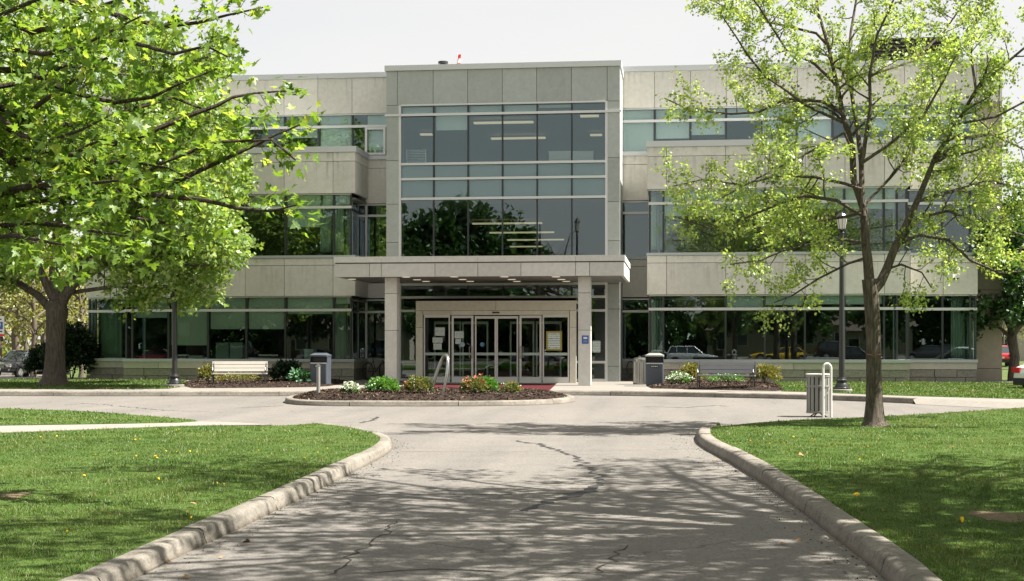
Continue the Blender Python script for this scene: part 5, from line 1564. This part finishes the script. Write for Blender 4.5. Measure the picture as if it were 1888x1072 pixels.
shrub('yew_bush', 'tall dark evergreen bush at the left end of the building', 132, 704, 56.5, 2.1, 2.35, M['leaf_yew'], .14, 9000, 16, 'bush', None, 0)
shrub('yew_bush', 'lower dark evergreen bush behind the left tree trunk', 88, 700, 62, 1.7, 1.6, M['leaf_yew'], .13, 5000, 17, 'bush', None, -.05)

# ------------------------------------------------------------------ street furniture
def bench(label, px, py, mat, rz):
    p = G(px, py, .15); t = thing('park_bench', label, 'bench', (p.x, p.y, .15), rz)
    Wd = 1.80
    for i in range(3):
        z = .55 + i*.115; y = .30 + (z-.5)*.22
        MB().obox((0, y, z), (Wd/2, 0, 0), (0, .014, -.003), (0, .011, .050)).build('back_slat', mat, t)
    for i in range(4):
        MB().box(-Wd/2, Wd/2, -.16+i*.105, -.16+i*.105+.09, .415, .45).build('seat_slat', mat, t)
    for s_ in (-1, 1):
        x = s_*(Wd/2-.05); e = MB()
        e.tube([(x, -.18, 0), (x, -.15, .2), (x, -.13, .41), (x, -.17, .55), (x, -.12, .62), (x, .1, .63), (x, .26, .62)], .020, 6)
        e.tube([(x, .36, 0), (x, .27, .2), (x, .25, .41), (x, .31, .6), (x, .385, .85)], .020, 6)
        e.tube([(x, -.15, .405), (x, .26, .395)], .018, 6); e.tube([(x, -.12, .2), (x, .02, .28), (x, .24, .2)], .014, 6)
        e.tube([(x, -.1, .5), (x, -.03, .58), (x, .08, .55), (x, .05, .47), (x, -.05, .46)], .011, 5)
        e.box(x-.03, x+.03, -.22, -.13, -.02, .02).box(x-.03, x+.03, .32, .41, -.02, .02)
        e.build('end_frame', M['blackm'], t, True)
    return t
bench('cream slatted bench with black iron ends on the mulch left of the entrance', 441, 713.5, M['cream_slat'], R(13))
bench('grey slatted bench with black iron ends on the mulch right of the entrance', 1338, 719, M['grey_slat'], R(-9))

def lamp(label, px, py, hpx):
    p = G(px, py, .16); d = p.dot(FWD); H = CAMH + (HOR-hpx)/F*d - .16
    t = thing('street_lamp', label, 'street lamp', (p.x, p.y, .16))
    MB().lathe([(.31,-.05),(.31,.05),(.29,.07)], (0,0,0), 20).build('footing', M['concrete'], t, True)
    MB().lathe([(.25,.07),(.25,.11),(.20,.13),(.185,.2),(.14,.27),(.17,.30),(.17,.34),(.115,.37),(.10,.42)], (0,0,0), 20).build('base', M['blackm'], t, True)
    MB().lathe([(.088,.40),(.078,2.2),(.062,H-.5),(.062,H-.46),(.09,H-.44),(.05,H-.40)], (0,0,0), 16).build('pole', M['blackm'], t, True)
    ln = MB().lathe([(.05,H-.40),(.10,H-.36),(.11,H-.33)], (0,0,0), 8)
    for k in range(8):
        a = 2*PI*k/8; c, s_ = math.cos(a), math.sin(a)
        ln.tube([(.105*c,.105*s_,H-.34), (.17*c,.17*s_,H)], .008, 4)
    ln.lathe([(.18,H-.0),(.185,H+.02),(.10,H+.12),(.03,H+.15),(.02,H+.2)], (0,0,0), 8)
    lo = ln.build('lantern', M['blackm'], t)
    MB().lathe([(.098,H-.335),(.160,H-.005)], (0,0,0), 8).build('lamp_glass', M['lamp_glass'], lo)
lamp('black street lamp with a lantern head on the left, before the left wing', 322, 713, 412)
lamp('black street lamp on the right behind the lawn tree', 1552, 722, 402)

def bin_(label, px, py, gable):
    p = G(px, py, .15); t = thing('litter_bin', label, 'bin', (p.x, p.y, .15))
    w_, dp, h = .30, .30, .98
    def rr(k, n=4):
        out = []
        for cxs, cys, a0 in ((1,1,0),(-1,1,90),(-1,-1,180),(1,-1,270)):
            for i in range(n+1):
                a = R(a0 + 90*i/n); out.append((cxs*(w_-.05)*k + .05*k*math.cos(a), cys*(dp-.05)*k + .05*k*math.sin(a)))
        return out
    MB().prism(rr(.93), 0, .05).prism(rr(1.0), .05, h-.24).build('body', M['binblue'], t)
    for s_ in (-1, 1):
        MB().box(s_*w_-.02 if s_ > 0 else -w_, s_*w_ if s_ > 0 else -w_+.02, -dp+.03, dp-.03, h-.24, h).build('side_wall', M['binblue'], t)
    MB().box(-w_+.021, w_-.021, dp-.05, dp-.02, h-.24, h).build('rear_wall', M['binblue'], t)
    MB().box(-w_+.03, w_-.03, -.12, .0, h-.24, h-.01).build('chute', M['black'], t)
    MB().box(-w_+.021, w_-.021, -dp+.02, -dp+.05, h-.245, h-.205).build('opening_lip', M['alu'], t)
    hd = MB(); a = rr(1.05); b = rr(.98)
    n = len(a); vv = [(x, y, h) for x, y in a] + [(x, y, h+.05) for x, y in a] + [(x*.55, y*.6, h+.12) for x, y in a]
    hd.add(vv, [tuple(range(n-1,-1,-1))] + [(i, (i+1)%n, n+(i+1)%n, n+i) for i in range(n)] + [(n+i, n+(i+1)%n, 2*n+(i+1)%n, 2*n+i) for i in range(n)] + [tuple(range(2*n, 3*n))])
    hd.build('hood', M['greyp'] if gable else M['binblue'], t, True)
    pl = MB().box(-.13, .13, -dp-.006, -dp-.001, h-.36, h-.29).build('label_plate', M['black'], t)
    pm_ = MB()
    for i in range(4): pm_.box(-.10+i*.055, -.06+i*.055, -dp-.009, -dp-.006, h-.338+.006*(i % 2), h-.308)
    pm_.build('lettering', M['whitep'], pl)
bin_('slate blue litter bin left of the entrance, behind the thin bollard', 591, 711, False)
bin_('slate blue litter bin right of the entrance with a pale hood', 1207, 712, True)
# steel can
p = G(1180, 709, .15); t = thing('steel_can', 'ribbed steel waste can beside the right slate blue bin', 'waste can', (p.x, p.y, .15))
n = 48; prof = [(.98, .02), (1, .05), (1, .78), (.98, .80)]
v = []; 
for k, z in prof:
    for i in range(n): r_ = .235*k + (.006 if i % 2 else -.006); v.append((r_*math.cos(2*PI*i/n), r_*math.sin(2*PI*i/n), z))
MB().add(v, [(j*n+i, j*n+(i+1)%n, (j+1)*n+(i+1)%n, (j+1)*n+i) for j in range(3) for i in range(n)] + [tuple(range(n-1,-1,-1)), tuple(range(3*n, 4*n))]).build('body', M['steel'], t)
MB().lathe([(.245,.80),(.25,.83),(.245,.88),(.17,.93),(.02,.945),(.02,.99)], (0,0,0), 24).build('lid', M['steel'], t, True)
MB().lathe([(.24,.0),(.24,.025)], (0,0,0), 24).build('foot_ring', M['black'], t)
# coiled hose by the recess wall
p = Vector((X(1163, YR-.35), YR-.35, .62)); hs = MB()
for i in range(3): hs.tube([p + Vector((.15*math.cos(a), .02*i-.05, .25*math.sin(a))) for a in np.linspace(0, 2*PI, 25)], .022, 6, False)
tag(hs.build('hose', M['binblue'], None, True), 'dark blue coil hanging behind the steel can', 'hose')
# slatted bin at the edge of the right lawn
p = G(1509, 768.5); t = thing('slatted_bin', 'grey slatted litter bin at the edge of the right lawn', 'bin', (p.x, p.y, 0), R(8))
ns = 16
for i in range(ns):
    a = 2*PI*i/ns; c = Vector((math.cos(a)*.245, math.sin(a)*.245, .48)); tn = Vector((-math.sin(a), math.cos(a), 0)); nr = Vector((math.cos(a), math.sin(a), 0))
    MB().obox(c, tn*.036, nr*.006, (0,0,.40)).build('slat', M['greyp'], t)
MB().lathe([(.205,.1),(.215,.86)], (0,0,0), 20).build('liner', M['black'], t)
for z in (.10, .66, .88):
    MB().lathe([(.255,z-.022),(.262,z-.02),(.262,z+.02),(.255,z+.022)], (0,0,0), 32).build('hoop', M['greyp'], t)
MB().lathe([(.262,.902),(.27,.905),(.27,.925),(.15,.93),(.14,.90)], (0,0,0), 32).build('rim', M['whitep'], t)
ft = MB()
for i in range(4):
    a = PI/4 + i*PI/2; ft.tube([(0,0,.09), (.10*math.cos(a),.10*math.sin(a),.06), (.2*math.cos(a),.2*math.sin(a),.0)], .014, 6)
ft.build('feet', M['black'], t)
# white loop
p = G(1525, 770); t = tag(MB().tube([(-.085,0,-.05), (-.085,0,.95)] + [(-.085*math.cos(a), 0, 1.05+.10*math.sin(a)) for a in np.linspace(0, PI, 9)] + [(.085,0,.95), (.085,0,.5), (.085,0,-.05)], .026, 10).tube([(.08,0,.72), (.02,-.02,.55), (-.08,0,.42)], .016, 8).build('bike_loop', M['whitep'], None, True), 'tall narrow white tube loop beside the grey slatted bin', 'bike rack')
t.location = p; t.rotation_euler = (0, 0, R(10))
# steel loop on the island
pts = [W(*q) for q in ((795,728,37.0),(800,705,37.0),(807,682,37.0),(814,664,37.0),(818,657.5,36.95),(822,655,36.85),(825,658,36.7),(826,668,36.6),(824,690,36.5),(820,712,36.5),(817,728,36.5))]
t = tag(MB().tube(smooth_poly(pts, 2), .042, 12).build('steel_loop', M['steel'], None, True), 'bent stainless steel tube loop standing on the island', 'bike rack')
# bollard
p = G(587, 730, .2); t = thing('bollard', 'thin metal bollard at the left end of the island', 'bollard', (p.x, p.y, .14))
MB().lathe([(.05,0),(.05,.83)], (0,0,0), 16).build('post', M['greyp'], t, True)
MB().lathe([(.052,.83),(.056,.84),(.054,.87),(.02,.885)], (0,0,0), 16).build('cap', M['steel'], t, True)
# bicycle in the recess
p = Vector((X(697, YR-.6), YR-.9, .15)); t = thing('bicycle', 'dark bicycle leaning in the recess left of the entrance column', 'bicycle', p, R(62))
for s_ in (-.5, .5):
    w_ = MB().tube([(s_+.32*math.cos(a), 0, .34+.32*math.sin(a)) for a in np.linspace(0, 2*PI, 25)], .02, 6, False).build('wheel', M['tyre'], t, True)
    sp_ = MB()
    for k in range(8): sp_.tube([(s_,0,.34), (s_+.31*math.cos(k*PI/4),0,.34+.31*math.sin(k*PI/4))], .003, 3)
    sp_.build('spokes', M['steel'], w_)
MB().tube([(-.5,0,.34),(-.05,0,.3),(.38,0,.75),(-.2,0,.78),(-.05,0,.3)], .018, 6).tube([(-.5,0,.34),(-.2,0,.72)], .012, 6).tube([(.5,0,.34),(.36,0,.9)], .016, 6).tube([(-.2,0,.7),(-.23,0,.92)], .014, 6).build('frame', M['blackm'], t)
MB().tube([(.30,-.28,.98),(.36,-.1,.95),(.36,.1,.95),(.30,.28,.98)], .013, 6).build('handlebar', M['blackm'], t)
MB().obox((-.25,0,.94), (.13,0,.01), (0,.06,0), (0,0,.025)).build('saddle', M['black'], t)
# bus stop sign at the left edge
d = 46.0; p = W(-14, 632, d); t = thing('bus_stop_sign', 'white and blue sign board at the extreme left edge, on a post', 'sign', (p.x, p.y, .0), YAW)
zt, zb = CAMH + (HOR-583)/F*d, CAMH + (HOR-616)/F*d
bd = MB().box(-.39, .39, -.02, .02, zb, zt).build('board', M['whitep'], t)
MB().box(-.39, .39, -.021, .021, zb-.08, zb-.004).build('red_band', M['red'], t)
MB().box(.26, .34, -.03, .03, zb-.24, zb-.085).build('small_plate', M['black'], t)
MB().tube([(0,.04,0),(0,.04,zt+.05)], .03, 8).build('post', M['greyp'], t)
lg = MB().box(-.1, .345, -.026, -.021, zt-.43, zt-.19).build('blue_panel', M['blue'], bd)
fc = bpy.data.curves.new('numeral_src', 'FONT'); fc.body = '9'; fc.size = .27; fc.extrude = .002; fc.align_x = 'CENTER'; fc.align_y = 'CENTER'; fc.materials.append(M['whitep'])
tmp_ = bpy.data.objects.new('numeral_src', fc); COL.objects.link(tmp_); dg = bpy.context.evaluated_depsgraph_get(); nm_ = bpy.data.meshes.new_from_object(tmp_.evaluated_get(dg)); bpy.data.objects.remove(tmp_)
fo = bpy.data.objects.new('numeral', nm_); COL.objects.link(fo); fo.parent = bd; fo.location = (.22, -.029, zt-.31); fo.rotation_euler = (R(90), 0, 0)
tx = MB()
for i in range(6): tx.box(-.30+i*.105, -.22+i*.105, -.024, -.021, zt-.13, zt-.09)
tx.box(.16, .33, -.024, -.021, zb+.06, zb+.10); tx.build('print', M['black'], bd)

# ------------------------------------------------------------------ vehicles
def car(label, color, loc, rz, kind='suv', group=None, cat='car'):
    t = thing('parked_car', label, cat, loc, rz, group)
    mt = NM('car_paint'); mt.b.inputs['Base Color'].default_value = color; mt.set(.25, .15, .5); mt.b.inputs['Coat Weight'].default_value = .6; paint = mt.m
    suv = kind == 'suv'
    belt, roof = (1.02, 1.68) if suv else (.90, 1.42)
    hood = belt-.02 if suv else belt-.06
    L = 2.28
    # stations along x: (x, z bottom, z top, half width)
    st = [(-L, .48, belt-.22, .70), (-L+.06, .34, belt-.06, .82), (-L+.4, .30, belt+.02, .90), (-1.0, .28, belt+.03, .92), (.3, .28, belt, .92), (.95, .28, hood, .91), (1.75, .30, hood-.10, .89), (L-.12, .34, hood-.20, .82), (L, .44, hood-.36, .66)]
    v = []; K = 10
    for x, zb_, zt_, hw in st:
        dz = zt_-zb_
        half = [(.86, 0), (.97, .12), (1.0, .45), (.97, .8), (.90, 1.0)]
        ring = [(hw*a, zb_+dz*b) for a, b in half] + [(-hw*a, zb_+dz*b) for a, b in half[::-1]]
        v += [(x, y, z) for y, z in ring]
    f = [(i*K+k, i*K+(k+1) % K, (i+1)*K+(k+1) % K, (i+1)*K+k) for i in range(len(st)-1) for k in range(K)]
    f += [tuple(range(K-1,-1,-1)), tuple((len(st)-1)*K+k for k in range(K))]
    bo = MB().add(v, f).build('body', paint, t, True)
    sb = bo.modifiers.new('soft', 'BEVEL'); sb.width = .03; sb.segments = 2; sb.limit_method = 'ANGLE'
    # greenhouse
    xb, xf = (-2.05, 1.0) if suv else (-1.75, .95)
    tb, tf = (-1.75, .22) if suv else (-1.05, .12)
    lo = [(xb, .80, belt), (xf, .80, belt-.01)]; hi = [(tb, .62, roof-.05), (tf, .62, roof-.05)]
    g_ = MB().add([(lo[0][0],.80,belt),(lo[1][0],.80,belt-.02),(lo[1][0],-.80,belt-.02),(lo[0][0],-.80,belt),(tb,.63,roof-.05),(tf,.63,roof-.05),(tf,-.63,roof-.05),(tb,-.63,roof-.05)],
                  [(0,1,5,4),(1,2,6,5),(2,3,7,6),(3,0,4,7),(4,5,6,7)])
    g_.build('window_glass', M['carglass'], t)
    MB().add([(tb-.05,.66,roof-.06),(tf+.05,.66,roof-.06),(tf+.05,-.66,roof-.06),(tb-.05,-.66,roof-.06),(tb+.1,.5,roof),(tf-.15,.5,roof),(tf-.15,-.5,roof),(tb+.1,-.5,roof)],
             [(0,1,5,4),(1,2,6,5),(2,3,7,6),(3,0,4,7),(4,5,6,7),(0,3,2,1)]).build('roof', paint, t, True)
    pl = MB()
    for s_ in (-1, 1):
        pl.tube([(xf+.02, .81*s_, belt-.02), (tf+.03, .645*s_, roof-.05)], .035, 5); pl.tube([(xb-.02, .81*s_, belt), (tb-.03, .645*s_, roof-.05)], .05, 5)
        for q in ((-.35,) if not suv else (-.35, -1.25)): pl.tube([(q, .815*s_, belt), (q-.02, .65*s_, roof-.05)], .03, 5)
    pl.build('pillars', paint, t)
    for x in (-1.38, 1.40):
        for s_ in (-1, 1):
            w_ = MB().tube([(x, s_*.70, .33), (x, s_*.93, .33)], .335, 22).build('wheel', M['tyre'], t, True)
            MB().tube([(x, s_*.928, .33), (x, s_*.938, .33)], .215, 18).build('rim', M['rim'], w_)
            MB().tube([(x, s_*.905, .35), (x, s_*.915, .35)], .385, 22).build('wheel_arch', M['black'], t)
    for s_ in (-1, 1):
        MB().obox((L-.10, s_*.60, hood-.27), (.07, s_*-.05, 0), (.05, s_*.16, 0), (0, 0, .075)).build('headlight', M['lamp_glass'], t)
        MB().obox((-L+.04, s_*.66, belt-.14), (.06, 0, 0), (0, .16, 0), (0, 0, .085)).build('tail_light', M['taillight'], t)
        MB().obox((.62, s_*.98, belt+.07), (.08, 0, 0), (0, .09, 0), (0, 0, .06)).build('mirror', paint, t)
        MB().obox((L-.06, s_*.62, .48), (.03, 0, 0), (0, .10, 0), (0, 0, .035)).build('fog_light', M['lamp_glass'], t)
    MB().obox((L-.02, 0, hood-.34), (.04, 0, 0), (0, .44, 0), (0, 0, .10)).build('grille', M['black'], t)
    gr = MB()
    for k in range(3): gr.obox((L+.025, 0, hood-.40+k*.06), (.008, 0, 0), (0, .42, 0), (0, 0, .009))
    gr.build('grille_bar', M['chrome'], t)
    MB().obox((L-.02, 0, .42), (.05, 0, 0), (0, .70, 0), (0, 0, .09)).build('bumper', M['black'], t)
    MB().obox((L+.04, 0, .52), (.006, 0, 0), (0, .20, 0), (0, 0, .06)).build('number_plate', M['whitep'], t)
    MB().obox((-L-.0, 0, .62), (.02, 0, 0), (0, .22, 0), (0, 0, .06)).build('number_plate', M['whitep'], t)
    MB().obox((-L+.02, 0, .40), (.06, 0, 0), (0, .74, 0), (0, 0, .11)).build('bumper', M['black'], t)
    return t
def heading(d_): return math.atan2(d_.y, d_.x)
p = W(40, 632, 88); car('dark grey sport utility car with a chrome grille at the left edge', (.03,.032,.036,1), (p.x, p.y, gz(p.x, p.y)+.04), heading(-FWD*.93 - RGT*.28))
p = W(95, 632, 97); car('white car parked behind the dark evergreen bush on the left', (.75,.75,.74,1), (p.x, p.y, gz(p.x, p.y)+.04), heading(-FWD*.9 + RGT*.35), 'suv')
p = W(1880, 725, 44) + RGT*2.45 + FWD*1.0; car('white car cut by the right edge, its red tail light showing', (.78,.78,.77,1), (p.x, p.y, -.03), heading(RGT*.9 + FWD*.42), 'sedan')
p = W(1838, 632, 96); car('red car far off at the right behind the dark tree', (.50,.02,.025,1), (p.x, p.y, -.02), heading(FWD*.9+RGT*.2), 'sedan')
# parking pavement at the left rear
pk = [[W(px, 632, d_) for px in (-220, -120, -40, 20, 70, 118)] for d_ in (74, 79, 84, 90, 96, 104)]
v = [(q.x, q.y, gz(q.x, q.y)+.035) for row in pk for q in row]
tag(MB().add(v, [(j*6+i, j*6+i+1, (j+1)*6+i+1, (j+1)*6+i) for j in range(5) for i in range(5)]).build('car_park', M['asphalt']), 'pale paved car park beyond the left end of the building', kind='structure')
# cars across the road behind the viewer, mirrored in the ground floor windows
VY = 2*53.1 + 19
cols = [('red', (.55,.03,.03,1), 292, 'sedan'), ('silver', (.5,.5,.5,1), 590, 'sedan'), ('dark blue', (.03,.05,.12,1), 700, 'suv'), ('pale', (.6,.62,.62,1), 1270, 'suv'), ('yellow', (.7,.45,.03,1), 1445, 'sedan'), ('black', (.02,.02,.02,1), 1560, 'suv'), ('dark', (.05,.05,.055,1), 1730, 'sedan'), ('grey', (.2,.2,.2,1), 1000, 'sedan'), ('dark green', (.03,.07,.05,1), 420, 'suv')]
for i, (nm, c, px, kd) in enumerate(cols):
    car(nm + ' car across the road, mirrored in the ground floor windows', c, (X(px, VY), -19, -.28), 0 if i % 2 else PI, kd, 'cars mirrored in the windows')
M['siding'] = plain('house_siding', (.36, .32, .28), .8)
def house(label, x, y, w_, dp, h, rz=0):
    t = thing('house', label, 'house', (x, y, -.05), rz)
    wl_ = MB().box(-w_/2, w_/2, 0, dp, 0, h).build('wall', M['siding'], t)
    rf = MB().add([(-w_/2-.4,-.4,h),(w_/2+.4,-.4,h),(w_/2+.4,dp+.4,h),(-w_/2-.4,dp+.4,h),(-w_/2-.4,dp/2,h+2.2),(w_/2+.4,dp/2,h+2.2)], [(0,1,5,4),(2,3,4,5),(0,4,3),(1,2,5),(0,3,2,1)]).build('roof', M['bark_far'], t)
    n = max(2, int(w_/3))
    for i in range(n):
        xx = -w_/2 + w_*(i+.5)/n
        f_ = MB().box(xx-.6, xx+.6, -.06, .0, 1.0, 2.3).build('window', M['whitep'], t); MB().box(xx-.5, xx+.5, -.08, -.061, 1.1, 2.2).build('pane', M['carglass'], f_)
    MB().box(w_/2-1.6, w_/2-.7, -.05, 0, 0, 2.1).build('door', M['bark_dark'], t)
house('low sided house across the road, mirrored in the left windows', X(640, 2*53+38), -38, 14, 8, 3.2, PI)
house('wide low house across the road, mirrored in the right windows', X(1500, 2*53+40), -40, 22, 8, 3.0, PI)
q = W(1880, 632, 125); house('pale low building far off beyond the right end', q.x+6, q.y, 18, 8, 3.6, 0)
pb_ = Vector((X(1035, 2*52.6+20), -20, -.03))
generic('bare_tree', 'leafless tree across the road, mirrored in the central bay', 'tree', tuple(pb_), 12.6, 3.4, 3.0, 77, M['bark_dark'], M['leaf_dark'], .05, 14, 0, .5, 2.0, None, None, .1, .16)
pl_ = [o for o in bpy.data.objects if o.name.startswith('street_lamp')][0]
ol_ = dup(pl_); ol_.location = (X(1060, 2*52.6+17), -17, -.03); ol_.scale = (1.4, 1.4, 2.3)
tag(ol_, 'tall street lamp across the road, mirrored in the central bay', 'street lamp')
# hedge mass across the road and far woodland
def mass(name, label, x0, x1, y0, y1, h, n, size, mat, z=-.1, seed=5):
    rng = np.random.default_rng(seed)
    x = rng.uniform(x0, x1, n); top = h*(.72 + .28*np.sin(x*.35 + 2*np.sin(x*.11+seed)) * np.sin(x*.13+1))
    P = np.column_stack([x, rng.uniform(y0, y1, n), z + top*rng.uniform(0, 1, n)**.8])
    D = rng.normal(0, 1, (n, 3))
    tag(link(name, leaves_mesh(name, P, D, size, (TRI_V, TRI_F), mat, rng, .3, .1)), label, kind='stuff')
mass('hedge', 'dark hedge across the road, mirrored in the windows', -80, 75, -46, -41, 8.5, 26000, 1.1, M['leaf_dark'])
mass('woodland', 'far spring woodland beyond the left end of the building', -140, -38, 150, 165, 9, 9000, .8, M['leaf_far'], -.6, 6)
mass('woodland', 'far trees beyond the right end of the building', 40, 110, 150, 160, 6, 3500, .8, M['leaf_mid'], -.1, 8)
